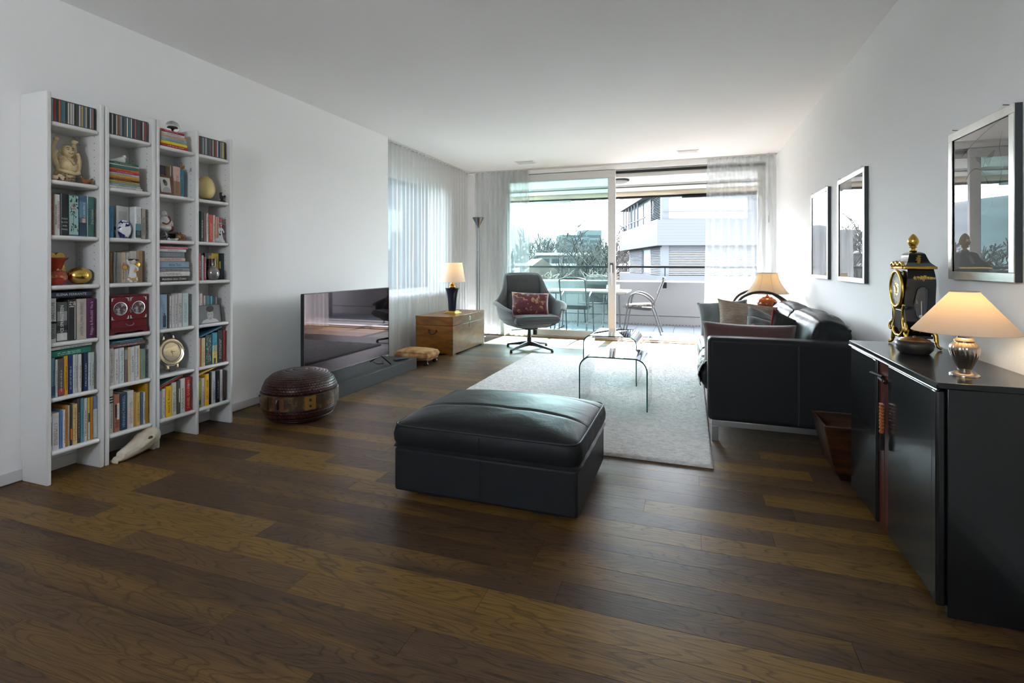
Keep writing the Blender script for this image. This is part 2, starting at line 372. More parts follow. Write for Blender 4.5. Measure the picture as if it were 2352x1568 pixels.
# ---- recessed ceiling vents
for i, (x0, x1, y0, y1, lb) in enumerate(((-2.42, -2.14, 7.04, 7.23, 'square white ceiling vent near the left balcony curtain'), (-.175, .095, 7.05, 7.22, 'square white ceiling vent near the right balcony curtain'))):
    v = thing('ceiling_vent', lb, 'vent', ((x0 + x1) / 2, (y0 + y1) / 2, HC), 0, 'ceiling vents')
    hx, hy = (x1 - x0) / 2, (y1 - y0) / 2
    mb = MB(); mb.box(-hx, hx, -hy, -hy + .02, -.008, -.0005); mb.box(-hx, hx, hy - .02, hy, -.008, -.0005); mb.box(-hx, -hx + .02, -hy + .02, hy - .02, -.008, -.0005); mb.box(hx - .02, hx, -hy + .02, hy - .02, -.008, -.0005)
    mb.build('rim', white_gloss, v)
    MB().box(-hx + .02, hx - .02, -hy + .02, hy - .02, -.012, -.0005).build('cover', mat('vent_cover', (.62, .62, .62), .5), v)

# ------------------------------------------------------------------ sheer curtains
def sheer_mat(name, op=.5):
    m = bpy.data.materials.new(name); m.use_nodes = True; nt = m.node_tree; nt.nodes.clear(); L = nt.links.new
    t = _n(nt, 'ShaderNodeBsdfTransparent'); d = _n(nt, 'ShaderNodeBsdfDiffuse'); d.inputs[0].default_value = (.86, .87, .87, 1)
    tr = _n(nt, 'ShaderNodeBsdfTranslucent'); tr.inputs[0].default_value = (.40, .42, .43, 1)
    m1 = _n(nt, 'ShaderNodeMixShader'); m1.inputs[0].default_value = .55; m2 = _n(nt, 'ShaderNodeMixShader'); o = _n(nt, 'ShaderNodeOutputMaterial')
    lw = _n(nt, 'ShaderNodeLayerWeight'); lw.inputs[0].default_value = .35         # threads close up where the cloth turns edge-on
    mr = _n(nt, 'ShaderNodeMapRange'); mr.inputs[3].default_value = op; mr.inputs[4].default_value = min(1, op + .16); L(lw.outputs['Facing'], mr.inputs[0])
    L(d.outputs[0], m1.inputs[1]); L(tr.outputs[0], m1.inputs[2]); L(t.outputs[0], m2.inputs[1]); L(m1.outputs[0], m2.inputs[2]); L(mr.outputs[0], m2.inputs[0]); L(m2.outputs[0], o.inputs[0]); return m
sheer = sheer_mat('white_sheer', .42)
def curtain(label, p0, p1, folds, amp, seed, z1=HC - .014, z0=.012, flare=0):
    """pleated sheer between two floor points, even at the heading and looser towards the hem"""
    r2 = random.Random(seed); p0 = Vector((*p0, 0)); p1 = Vector((*p1, 0)); d = p1 - p0; n = Vector((-d.y, d.x, 0)).normalized(); NU = folds * 10 + 1; NV = 16
    ph = [r2.uniform(-.9, .9) for _ in range(folds + 2)]; am = [r2.uniform(.55, 1.25) for _ in range(folds + 2)]
    def fn(u, v):
        f = u * folds; i = int(f); t = f - i; s_ = v ** .7                    # v = 0 top, 1 hem
        p = ph[i] * (1 - t) + ph[i + 1] * t; a = am[i] * (1 - t) + am[i + 1] * t
        off = math.sin(2 * math.pi * f + p * s_ * 1.3) * amp * (.75 * (1 - s_) + a * s_ * 1.15) + math.sin(f * 1.9 + seed) * amp * .5 * s_
        along = u + flare * (u - .5) * s_ + math.sin(2 * math.pi * f * .5 + p) * .006 * s_
        q = p0 + d * along + n * off
        return (q.x, q.y, z1 + (z0 - z1) * v + (0 if v < .99 else .006 * math.sin(f * 2)))
    t = thing('sheer_curtain', label, 'curtain', (p0.x, p0.y, 0), 0, 'white sheer curtains')
    me = MB().sheet(fn, NU, NV); o = me.build('cloth', sheer, t, ang=180); o.location = (-p0.x, -p0.y, 0)
    hd = MB().sheet(lambda u, v: Vector(fn(u, v * .022)) + n * -.0035, NU, 2); q = hd.build('heading_tape', sheer, t, ang=180); q.location = (-p0.x, -p0.y, 0)
    if 'glider' not in bpy.data.meshes: gm = MB().box(-.004, .004, -.004, .004, z1 - .004, HC - .008).mesh('glider', smooth=False); gm.materials.append(white_gloss)
    for i in range(folds + 1):
        q2 = d * (i / folds); obj('glider', bpy.data.meshes['glider'], None, t, (q2.x, q2.y, 0))
    return t
curtain('long white sheer curtain across the side window behind the wooden trunk', (-3.425, 5.20), (-3.425, 7.60), 24, .017, 1)
curtain('gathered white sheer curtain left of the sliding door behind the armchair', (-3.33, 7.68), (-2.40, 7.68), 10, .019, 2)
rc = curtain('gathered white sheer curtain right of the open balcony door beside the wall', (.22, 7.68), (1.06, 7.68), 9, .022, 3, flare=.12)
# ------------------------------------------------------------------ furniture
def leather_mat(name, col, rough, wr=.25):
    m = mat(name, col, rough, spec=.16, bump=.12, bscale=260); nt = m.node_tree; p = nt.nodes['Principled BSDF']
    b1 = [n for n in nt.nodes if n.type == 'BUMP'][0]; tc = [n for n in nt.nodes if n.type == 'TEX_COORD'][0]
    n2 = _n(nt, 'ShaderNodeTexNoise'); n2.inputs['Scale'].default_value = 7; n2.inputs['Detail'].default_value = 3; n2.inputs['Distortion'].default_value = 1.2; nt.links.new(tc.outputs['Object'], n2.inputs['Vector'])
    b2 = _n(nt, 'ShaderNodeBump'); b2.inputs['Strength'].default_value = wr; b2.inputs['Distance'].default_value = .02; nt.links.new(n2.outputs['Fac'], b2.inputs['Height']); nt.links.new(b2.outputs[0], b1.inputs['Normal']); return m
leather = leather_mat('black_leather', (.015, .017, .0185), .43, .16); leather_s = leather_mat('black_leather_smooth', (.019, .021, .023), .42, .06)
seam = mat('leather_seam', (.012, .013, .014), .5); thread = mat('pale_thread', (.10, .105, .105), .7)
# ---- leather ottoman
OX0, OX1, OY0, OY1 = -1.388, -.468, 2.20, 2.93; ocx, ocy = (OX0 + OX1) / 2, (OY0 + OY1) / 2; HX, HY = (OX1 - OX0) / 2, (OY1 - OY0) / 2
t = thing('leather_ottoman', 'large black leather ottoman in the middle of the wooden floor', 'ottoman', (ocx, ocy, 0))
MB().box(-HX, HX, -HY, HY, .030, .243).build('base', leather_s, t, bevel=.016, seg=4)
for sx in (-1, 1):
    for sy in (-1, 1): MB().box(sx * (HX - .16) - .06, sx * (HX - .16) + .06, sy * (HY - .10) - .04, sy * (HY - .10) + .04, 0, .032).build('foot', mat('black_foot', (.01, .01, .01), .5), t)
def se(u, n=5): return max(0, 1 - abs(u) ** n)
def otop(u, v):                                         # u,v in -1..1 -> crowned upholstered top
    z = .352 + .068 * (se(u, 2.6) ** .55) * (se(v, 2.6) ** .55)
    for vs in (-.30, .66): z -= .0075 * math.exp(-((v - vs) / .022) ** 2) * se(u, 8)
    z += mnoise.noise(Vector((u * 3, v * 3, 4))) * .004 * se(u, 4) * se(v, 4); return z
NX, NY = 64, 56; b = MB()
def rc(x, y, r=.055, hx=HX + .004, hy=HY + .004):            # square plan -> rounded corners
    dx, dy = abs(x) - (hx - r), abs(y) - (hy - r)
    if dx > 0 and dy > 0:
        k = max(dx, dy) / math.hypot(dx, dy); return (math.copysign(hx - r + dx * k, x), math.copysign(hy - r + dy * k, y))
    return (x, y)
def cu(i, n):                                           # spacing denser at the rim
    a = -1 + 2 * i / n; return a
vs = []; fs = []
for j in range(NY + 1):
    for i in range(NX + 1):
        u, v = cu(i, NX), cu(j, NY); k = 1 - .012 * (1 - se(u, 6) * 1) * 0; vs.append((*rc(u * (HX + .004), v * (HY + .004)), otop(u, v)))
for j in range(NY):
    for i in range(NX): q = j * (NX + 1) + i; fs.append((q, q + 1, q + NX + 2, q + NX + 1))
b.add(vs, fs)
rim = [(i / NX * 2 - 1, -1) for i in range(NX)] + [(1, j / NY * 2 - 1) for j in range(NY)] + [(1 - i / NX * 2, 1) for i in range(NX)] + [(-1, 1 - j / NY * 2) for j in range(NY)]
NRM = len(rim); sv = []; rows = [(.352, 0), (.34, .006), (.31, .012), (.28, .010), (.258, .002), (.250, -.012)]
for (z, o_) in rows:
    for (u, v) in rim:
        bul = o_ + mnoise.noise(Vector((u * 4, v * 4, z * 9))) * .003; q = rc(u * (HX + .004), v * (HY + .004)); ln_ = math.hypot(q[0] / HX, q[1] / HY)
        sv.append((q[0] + math.copysign(bul, q[0]) * (abs(u) > .93), q[1] + math.copysign(bul, q[1]) * (abs(v) > .93), z))
b.add(sv, [(k * NRM + i, (k + 1) * NRM + i, (k + 1) * NRM + (i + 1) % NRM, k * NRM + (i + 1) % NRM) for k in range(len(rows) - 1) for i in range(NRM)])
weld(b.build('cushion', leather, t, ang=50), .003)
MB().tube([(*rc(u * (HX + .004), v * (HY + .004)), .3535) for (u, v) in rim[::2]], .0052, 6, True).build('piping', seam, t, ang=180)
for vv in (-.30, .66): MB().tube([(u * HX, vv * HY, otop(u, vv) + .0015) for u in [-.99 + i * .99 / 24 for i in range(49)]], .0034, 5).build('seam', seam, t, ang=180)
MB().tube([(.0, -HY - .013, .345), (.0, -HY - .018, .30), (.0, -HY - .010, .256)], .002, 5).build('seam', seam, t); MB().tube([(0, -HY - .0005, .232), (0, -HY - .0005, .036)], .0018, 5).build('seam', seam, t)
MB().tube([(*rc(u * (HX - .004), v * (HY - .004), .05, HX - .004, HY - .004), .2475) for (u, v) in rim[::2]], .004, 6, True).build('lid_seam', seam, t, ang=180)

# ---- sofa
t = thing('leather_sofa', 'black leather sofa on steel legs along the right wall', 'sofa', (0, 3.55, 0)); SL = 2.10
steelb = mat('brushed_steel_frame', (.50, .52, .55), .32, 1)
for y0 in (0, SL - .15):
    MB().box(.102, 1.03, y0, y0 + .15, .135, .672).build('armrest', leather_s, t, bevel=.03, seg=4)
MB().tube([(.62, -.0012, .64), (.62, -.0012, .15)], .002, 5).build('seam', seam, t); MB().tube([(.627, -.0008, .64), (.627, -.0008, .15)], .0012, 5).build('seam', thread, t)
MB().box(.14, 1.02, .15, SL - .15, .135, .30).build('seat_base', leather_s, t, bevel=.02, seg=3)
MB().box(.90, 1.03, .15, SL - .15, .28, .66).build('back_frame', leather_s, t, bevel=.03, seg=4)
def soft(x0, x1, y0, y1, z0, z1, name, seed=0, r=.05, crown=.02, wr=.008, m=leather, par=t, rot=None, streak=0):
    """upholstered block: subdivided rounded box with crowned faces and soft creases"""
    bm = bmesh.new(); bmesh.ops.create_cube(bm, size=2); bmesh.ops.subdivide_edges(bm, edges=bm.edges, cuts=15, use_grid_fill=True)
    cx, cy_, cz = (x0 + x1) / 2, (y0 + y1) / 2, (z0 + z1) / 2; hx, hy, hz = (x1 - x0) / 2, (y1 - y0) / 2, (z1 - z0) / 2
    for v in bm.verts:
        c = v.co; q = Vector((c.x * hx, c.y * hy, c.z * hz)); inn = Vector((max(-hx + r, min(hx - r, q.x)), max(-hy + r, min(hy - r, q.y)), max(-hz + r, min(hz - r, q.z)))); d = q - inn
        if d.length > 1e-6: q = inn + d.normalized() * min(r, max(abs(d.x), abs(d.y), abs(d.z)))
        n = Vector((c.x if abs(c.x) > .99 else 0, c.y if abs(c.y) > .99 else 0, c.z if abs(c.z) > .99 else 0)).normalized()
        k = se(c.x, 2.5) if abs(c.x) < .99 else 1; k *= se(c.y, 2.5) if abs(c.y) < .99 else 1; k *= se(c.z, 2.5) if abs(c.z) < .99 else 1
        q += n * (crown * k + wr * mnoise.noise(Vector((q.x * 7 + seed, q.y * 7, q.z * 7))) + streak * mnoise.noise(Vector((q.x * 5, q.y * 34 + seed, q.z * 5))) * k)
        v.co = q + Vector((cx, cy_, cz))
    me = bpy.data.meshes.new(name); bm.to_mesh(me); bm.free(); me.shade_smooth(); me.materials.append(m); o = obj(name, me, None, par); md = o.modifiers.new('sub', 'SUBSURF'); md.levels = 1; md.render_levels = 1
    return o
sl = (SL - .30) / 2
for i in range(2):
    soft(.075, .90, .15 + i * sl + .003, .15 + (i + 1) * sl - .003, .285, .455, 'seat_cushion', i * 5, .06, .022, .006)
    o = soft(-.14, .09, .15 + i * sl + .004, .15 + (i + 1) * sl - .004, 0, .345, 'back_cushion', 3 + i * 5, .08, .028, .008, streak=.024); o.location = (.80, 0, .44); o.rotation_euler = (0, R(16), 0)
    MB().tube([(-.045, .20 + i * sl, .372), (-.045, .15 + (i + 1) * sl - .06, .372)], .0022, 5).build('stitching', thread, o)
for y0 in (.02, SL - .06):
    MB().box(.128, .97, y0, y0 + .04, .098, .135).build('leg_rail', steelb, t, bevel=.002)
    for x0 in (.128, .93): MB().box(x0, x0 + .04, y0, y0 + .04, 0, .098).build('leg', steelb, t, bevel=.002)
# throw and cushions on the sofa
TP = smooth_path([(.50, 0, .488), (.30, 0, .492), (.14, 0, .486), (.075, 0, .462), (.052, 0, .40), (.056, 0, .35), (.062, 0, .315)], 5)
def throw_fn(u, v):
    p = TP[min(len(TP) - 1, round(v * (len(TP) - 1)))]; return (p[0] - .004 * math.sin(u * 11), 3.74 + .34 * u + .012 * (v - .5), p[2] + .003 * math.sin(u * 13 + v * 6))
thr = mat('black_white_knit', (.72, .72, .70), .9, col2=(.03, .03, .03), vscale=30, vstretch=(1, 1, 2), vlo=.48, vhi=.52)
o = MB().sheet(throw_fn, 20, len(TP)).build('patterned_throw', thr, None, solid=.006, ang=180); tag(o, 'black and white patterned throw hanging over the sofa seat edge', 'throw')
def cushion(name, label, w_, h, th, loc, rot, m, seed, trim=None):
    t = thing(name, label, 'cushion', loc, 0, 'cushions on the sofa'); t.rotation_euler = rot
    o = pillow(w_, h, th, 20, .07, seed, .006).build('cover', m, t, ang=180); weld(o, .0008)
    if trim:
        n = 24; P = []
        for k in range(n * 4):
            s_, q = divmod(k, n); a = -1 + 2 * q / n; u, v = ((a, -1), (1, a), (-a, 1), (-1, -a))[s_]; P.append((u * (1 - .07 * (1 - v * v)) * w_ / 2, 0, v * (1 - .07 * (1 - u * u)) * h / 2))
        MB().tube(P, .005, 6, True).build('piping', trim, t, ang=180)
    return t
velv = lambda n, c: mat(n, c, .8, sheen=.6, bump=.15, bscale=120, var=.08, vscale=9)
cushion('sofa_cushion', 'mauve brown velvet cushion lying just behind the near sofa armrest', .60, .42, .15, (.37, 3.835, .535), (R(-12), R(1), R(1)), velv('brown_velvet', (.085, .035, .032)), 1)
cushion('sofa_cushion', 'grey velvet cushion leaning at the far sofa armrest', .46, .42, .16, (.30, 5.36, .590), (R(-24), R(-6), R(-4)), velv('grey_velvet', (.10, .11, .11)), 2)
cushion('sofa_cushion', 'large beige ribbed cushion in the middle of the sofa', .52, .46, .16, (.48, 4.93, .615), (R(-38), R(8), R(8)), mat('beige_ribbed', (.26, .19, .14), .9, bump=.6, bscale=26, bstretch=(1, 1, 7), col2=(.38, .30, .24), vscale=24, vstretch=(1, 1, 5)), 3)
cushion('sofa_cushion', 'charcoal cushion slumped before the beige ribbed cushion', .42, .36, .15, (.60, 4.56, .590), (R(-44), R(26), R(10)), velv('charcoal_cloth', (.07, .08, .08)), 4)
cushion('sofa_cushion', 'dark slate cushion in front of the charcoal cushion', .38, .32, .14, (.58, 4.36, .580), (R(-46), R(16), R(4)), velv('slate_cloth', (.06, .07, .072)), 5)
cushion('sofa_cushion', 'black pleated cushion with red piping beside the back cushions', .40, .36, .14, (.70, 4.10, .595), (R(-38), R(26), R(6)), mat('black_pleats', (.018, .014, .015), .75, bump=.7, bscale=10, bstretch=(5, 1, .6)), 6, mat('red_piping', (.35, .02, .03), .7))
cushion('sofa_cushion', 'small pink crumpled knit cushion peeking over the brown cushion', .22, .20, .13, (.46, 4.08, .58), (R(-25), R(35), 0), mat('pink_knit', (.36, .17, .18), .9, bump=.8, bscale=40), 7)

# ---- black sideboard
t = thing('black_sideboard', 'black lacquered sideboard against the right wall with lamp and clock', 'sideboard', (.757, 2.032, 0)); blkl = mat('black_lacquer_satin', (.010, .011, .012), .24, 0, .5, coat=.25)
WD, LN = XR - .757 - .004, .985
MB().box(.0, WD, .0, LN, .742, .762).build('top', blkl, t, bevel=.003); MB().box(.030, WD, .004, .024, .0, .742).build('side_panel', blkl, t, bevel=.002); MB().box(.03, WD, LN - .024, LN - .004, .0, .742).build('side_panel', blkl, t, bevel=.002)
MB().box(.05, WD, .024, LN - .024, .03, .06).build('bottom', blkl, t); MB().box(WD - .01, WD, .024, LN - .024, .06, .742).build('back', blkl, t)
MB().box(.006, .028, .052, .462, .035, .732).build('door', blkl, t, bevel=.006, seg=3); MB().box(.002, .030, .012, .052, .028, .734).build('door_stile', blkl, t, bevel=.008, seg=3)
MB().box(.006, .028, .632, .975, .030, .732).build('door', blkl, t, bevel=.006, seg=3); MB().box(.0, .032, .585, .632, .030, .734).build('door_stile', blkl, t, bevel=.008, seg=3)
blkp_ = mat('dull_black_iron', (.01, .01, .01), .6, 0, .2)
redw = mat('red_brown_veneer', (.085, .018, .012), .25, var=.2, vscale=3, vstretch=(1, 12, .8)); MB().box(.012, .03, .464, .583, .03, .73).build('inner_panel', redw, t)
MB().tube([(.0115, .520, .60), (.0115, .520, .04)], .0012, 5).build('panel_joint', seam, t); MB().tube([(-.012, .608, .672), (.006, .52, .672)], .007, 10).build('bolt', blkp_, t); MB().tube([(.0, .545, .664), (-.002, .466, .658)], .007, 10).build('bolt', blkp_, t)
MB().tube(arc((.004, .0, .737), .0045, 0, 1, 1), .004, 4).build('edge_bead', blkl, t); MB().tube([(.002, .0, .738), (.002, LN, .738)], .004, 8).build('edge_bead', mat('glossy_black_bead', (.012, .012, .013), .12), t)
ta = thing('key_tassel', 'amber bead tassel hanging in the sideboard gap', 'tassel', (.745, 2.505, .38)); amb = mat('amber_beads', (.42, .13, .03), .2, col2=(.28, .07, .02), vscale=40)
for r_ in range(8):
    for q in (-1, 1): MB().lathe([(.0045, 0), (.0075, .002), (.0075, .010), (.0045, .012)], 10).build('bead', amb, ta, loc=(0, q * .0078, .085 + r_ * .0135))
MB().ell((0, 0, .075), .010, 12, 8).build('bead', amb, ta); MB().tube([(0, 0, .195), (.002, 0, .29)], .0022, 6).build('cord', mat('dark_red_cord', (.10, .02, .015), .7), ta); b = MB()
for q in range(14): a = q * .45; b.tube([(.004 * math.cos(a), .004 * math.sin(a), .068), (.009 * math.cos(a), .009 * math.sin(a), .03), (.008 * math.cos(a), .008 * math.sin(a), .0)], .0022, 4)
b.build('fringe', mat('black_thread', (.01, .01, .01), .8), ta)['kind'] = 'stuff'

# ---- mantel clock on the sideboard; front faces -x
ck = thing('mantel_clock', 'black and gold painted mantel clock with flower ornament on the sideboard', 'clock', (.985, 2.882, .7625)); blkp = mat('black_clock_lacquer', (.008, .008, .009), .12, coat=.6)
gilt = mat('gilt_brass', (.62, .40, .08), .26, 1, var=.1, vscale=20); paintg = mat('gold_paint', (.55, .37, .06), .4, .7)
# waisted case: outline (half width along y, height) extruded in x, front at x=-.055, back at +.052
prof = [(.052, .055), (.075, .09), (.085, .13), (.080, .17), (.074, .21), (.082, .26), (.092, .30), (.090, .335), (.080, .365)]
poly = [(p[0], p[1]) for p in prof] + [(-p[0], p[1]) for p in prof[::-1]]
bow = lambda z: .010 * math.sin((z - .05) / .32 * math.pi)
b = MB(); ring = smooth_path([(p[0], 0, p[1]) for p in prof], 4); vs = []; fs = []; N = len(ring)
for (y, _, z) in ring: e = bow(z); vs += [(-.052 - e, -y, z), (.046 + e, -y, z), (.046 + e, y, z), (-.052 - e, y, z)]
for i in range(N - 1):
    for q in range(4): fs.append((i * 4 + q, i * 4 + (q + 1) % 4, (i + 1) * 4 + (q + 1) % 4, (i + 1) * 4 + q))
fs += [(3, 2, 1, 0), ((N - 1) * 4, (N - 1) * 4 + 1, (N - 1) * 4 + 2, (N - 1) * 4 + 3)]; b.add(vs, fs); b.build('case', blkp, ck, ang=40)
MB().box(-.066, .058, -.092, .092, .362, .374).build('cornice', gilt, ck, bevel=.003); b = MB(); rp = smooth_path([(.082, 0, .374), (.060, 0, .392), (.048, 0, .415), (.040, 0, .432), (.022, 0, .441)], 4); vs = []; fs = []; N = len(rp)
for (y, _, z) in rp: kx = .25 + .75 * (y - .022) / .06; vs += [(-.058 * kx - .004, -y, z), (.052 * kx + .004, -y, z), (.052 * kx + .004, y, z), (-.058 * kx - .004, y, z)]
for i in range(N - 1):
    for q in range(4): fs.append((i * 4 + q, i * 4 + (q + 1) % 4, (i + 1) * 4 + (q + 1) % 4, (i + 1) * 4 + q))
fs.append(((N - 1) * 4, (N - 1) * 4 + 1, (N - 1) * 4 + 2, (N - 1) * 4 + 3)); b.add(vs, fs); b.build('domed_top', blkp, ck, ang=40)
MB().lathe([(.012, .440), (.016, .446), (.008, .452), (.008, .458), (.016, .463), (.012, .468), (.0155, .472), (.0185, .478), (.0205, .484), (.0212, .490), (.0205, .497), (.018, .505), (.0145, .512), (.010, .518), (.0055, .523), (0, .526)], 24, c=(-.003, 0, 0), fn=lambda a, z, j: 1 + .03 * math.sin(a * 2 + z * 120) * (j > 5)).build('finial', gilt, ck, ang=60)
for k_, (dy, dz, rr_, m_, nm) in enumerate(((0, .268, .078, gilt, 'bezel'),)):
    MB().tube([(-.068, .072 * math.cos(a * math.pi / 24), .268 + .083 * math.sin(a * math.pi / 24)) for a in range(48)], .0085, 8, True).build('bezel', gilt, ck, ang=180)
dl = MB().prism(oval(0, .268, .070, .081, 40), -.068, -.062, 'x').build('dial', mat('enamel_dial', (.62, .60, .56), .25), ck)
for i, s_ in enumerate(NUM):
    a = R(90 - 30 * i); text_obj(s_, .016, inkm, dl, frame((-.0686, -.054 * math.cos(a), .268 + .062 * math.sin(a)), (0, -math.sin(a), -math.cos(a)), (0, -math.cos(a), math.sin(a))), name='numeral')
MB().prism(oval(0, .268, .030, .034, 28), -.0690, -.0682, 'x').build('dial_centre', mat('chased_brass', (.55, .42, .20), .35, .9, bump=.5, bscale=90), dl)
for a, l_ in ((40, .055), (-75, .04)): ca, sa = math.cos(R(a)), math.sin(R(a)); MB().add([(-.0705, sa * .003, .268 + ca * -.003), (-.0705, -sa * .003, .268 + ca * .003), (-.0705, ca * l_, .268 + sa * l_)], [(0, 1, 2)]).build('hand', inkm, dl, smooth=False, solid=.0008)
def scroll(pts, r, nm='gilt_scroll'): MB().tube(smooth_path(pts, 5), r, 7).build(nm, gilt, ck, ang=180)
for s in (-1, 1):
    scroll([(-.062, s * .072, .20), (-.060, s * .050, .165), (-.058, s * .046, .13), (-.060, s * .060, .09), (-.062, s * .050, .065), (-.062, s * .020, .050), (-.062, 0, .052)], .0075)
    scroll([(-.058, s * .080, .115), (-.062, s * .098, .10), (-.064, s * .100, .080), (-.062, s * .088, .072)], .0065); scroll([(-.060, s * .062, .365), (-.066, s * .070, .382), (-.066, s * .045, .392), (-.068, s * .025, .380), (-.068, 0, .395)], .007)
    for sx, nm in ((-1, 'foot'), (1, 'foot')):
        scroll([(sx * .045, s * .062, .085), (sx * .056, s * .075, .062), (sx * .056, s * .082, .035), (sx * .060, s * .088, .014), (sx * .070, s * .096, .008)], [.010] * 6 + [.009] * 6 + [.007] * 8 + [.008], 'foot')
MB().box(-.056, .050, -.070, .070, .045, .058).build('plinth', blkp, ck, bevel=.003)
b = MB(); b.box(-.0635, -.0615, -.036, .036, .085, .17); b.build('front_window', mat('smoky_pane', (.04, .05, .05), .06), ck)
# side facing the camera (-y): window and painted flowers
yside = lambda z: -(next((a[0] + (b_[0] - a[0]) * (z - a[1]) / (b_[1] - a[1]) for a, b_ in zip(prof, prof[1:]) if a[1] <= z <= b_[1]), .08)) - .0012
wz = [(-.020, .15), (-.026, .20), (-.020, .245), (-.016, .27), (-.004, .282), (.010, .282), (.024, .27), (.026, .245), (.024, .19), (.016, .15), (-.002, .128)]
MB().add([(x, yside(z) - .0006, z) for x, z in wz], [tuple(range(len(wz)))]).build('side_window', mat('side_pane', (.09, .10, .11), .05), ck, smooth=False)
MB().tube([(x, yside(z) - .001, z) for x, z in wz], .0014, 5, True).build('window_rim', mat('black_rim', (.02, .02, .02), .2), ck); MB().tube([(.0, yside(.25), .252), (.0, yside(.14), .14)], .0015, 5).build('pendulum_rod', chrome, ck); MB().lathe([(.007, 0), (.007, .002)], 16).build('pendulum', chrome, ck, loc=(-.004, yside(.15) - .001, .148), rot=(R(90), 0, 0)); MB().box(-.018, .022, yside(.225) - .003, yside(.225) - .001, .205, .232).build('movement', mat('steel_movement', (.25, .25, .25), .3, .9), ck)
def flowers(cx, cz, sx, sz, n, seed, yf):
    r2 = random.Random(seed); b = MB()
    def leaf(x, z, a, l_, wv): ca, sa = math.cos(a), math.sin(a); b.add([(p[0], yf(p[1]) - .0009, p[1]) for p in ((x, z), (x + ca * l_ * .5 + sa * wv, z + sa * l_ * .5 - ca * wv), (x + ca * l_, z + sa * l_), (x + ca * l_ * .5 - sa * wv, z + sa * l_ * .5 + ca * wv))], [(0, 1, 2, 3)])
    for i in range(n):
        t_ = (i / max(1, n - 1) - .5) * 2; x, z = cx + t_ * sx, cz + t_ * sz + r2.uniform(-.003, .003); sz_ = (.010 if abs(t_) < .5 else .0065)
        for q in range(6): leaf(x, z, q * math.pi / 3 + i, sz_, sz_ * .32)
        for q in range(3): leaf(x, z, r2.uniform(0, 6.28), sz_ * 1.9, sz_ * .16)
    b.build('painted_flowers', paintg, ck, smooth=False)['kind'] = 'stuff'
flowers(.003, .325, .032, .0, 6, 1, yside); flowers(-.002, .405, .004, .016, 4, 2, lambda z: -.056 + (z - .405) * .5 - .002); flowers(0, .085, .02, .0, 4, 3, yside)
# ---- round lidded box
t = thing('round_wooden_box', 'dark round wooden box with amber lid in front of the clock', 'box', (.912, 2.665, .7625)); MB().lathe([(.050, 0), (.054, .003), (.066, .018), (.070, .036), (.066, .050), (.056, .056), (0, .056)], 40).build('bowl', mat('ebony_wood', (.025, .024, .024), .4), t, ang=50); MB().lathe([(.0565, .0555), (.055, .060), (.035, .066), (.012, .0685), (.005, .069), (.004, .072), (.006, .075), (0, .077)], 40).build('lid', mat('amber_inlay', (.18, .07, .02), .25, col2=(.40, .19, .05), vscale=20), t, ang=50)

# ---- table lamps
def shade_mat(name, col, trn):
    m = bpy.data.materials.new(name); m.use_nodes = True; nt = m.node_tree; nt.nodes.clear(); d = _n(nt, 'ShaderNodeBsdfDiffuse'); d.inputs[0].default_value = (*col, 1); tr = _n(nt, 'ShaderNodeBsdfTranslucent'); tr.inputs[0].default_value = (*trn, 1); x = _n(nt, 'ShaderNodeMixShader'); x.inputs[0].default_value = .42; o = _n(nt, 'ShaderNodeOutputMaterial')
    nt.links.new(d.outputs[0], x.inputs[1]); nt.links.new(tr.outputs[0], x.inputs[2]); nt.links.new(x.outputs[0], o.inputs[0]); return m
shade_w = shade_mat('cream_shade', (.80, .76, .70), (.85, .72, .52)); shade_c = shade_mat('ivory_shade', (.72, .67, .54), (.82, .68, .42))
def bulb(t, z, watts, r_=.022):
    MB().ell((0, 0, z), (r_, r_, r_ * 1.25), 16, 10).build('bulb', mat('warm_bulb', (1, .8, .5), .4, emit=(1, .68, .34), estr=2.5), t)
    l = bpy.data.lights.new('lamp_light', 'POINT'); l.energy = watts; l.color = (1, .72, .40); l.shadow_soft_size = .03; o = bpy.data.objects.new('lamp_light', l); COL.objects.link(o); o.parent = t; o.location = (0, 0, z + .045)
def shell(prof, n, nm, m, t, thick=.0016, fn=None): 
    b = MB(); vs = []; fs = []
    for (r_, z) in prof:
        for i in range(n): a = 2 * math.pi * i / n; q = r_ * (fn(a) if fn else 1); vs.append((q * math.cos(a), q * math.sin(a), z))
    for j in range(len(prof) - 1):
        for i in range(n): fs.append((j * n + i, j * n + (i + 1) % n, (j + 1) * n + (i + 1) % n, (j + 1) * n + i))
    b.add(vs, fs); return b.build(nm, m, t, solid=thick, ang=60)
t = thing('swirl_lamp', 'table lamp with fluted silver body and wide cream shade on the sideboard', 'table lamp', (.898, 2.20, .7625)); silv = mat('tarnished_silver', (.42, .38, .34), .22, 1, var=.15, vscale=8)
MB().lathe([(.042, 0), (.042, .004), (.034, .009), (.020, .020)], 36, fn=lambda a, z, j: 1 + .02 * math.sin(a * 18) * (j > 1)).build('foot', silv, t, ang=60)
bp = smooth_path([(.019, 0, .020), (.024, 0, .034), (.036, 0, .062), (.0415, 0, .085), (.040, 0, .100), (.032, 0, .112), (.026, 0, .117)], 4); MB().lathe([(p[0], p[2]) for p in bp], 120, fn=lambda a, z, j: 1 + .045 * (abs(math.sin(a * 10 + z * 32)) - .5) * min(1, j / 4, (len(bp) - 1 - j) / 3 + .01)).build('fluted_body', silv, t, ang=70)
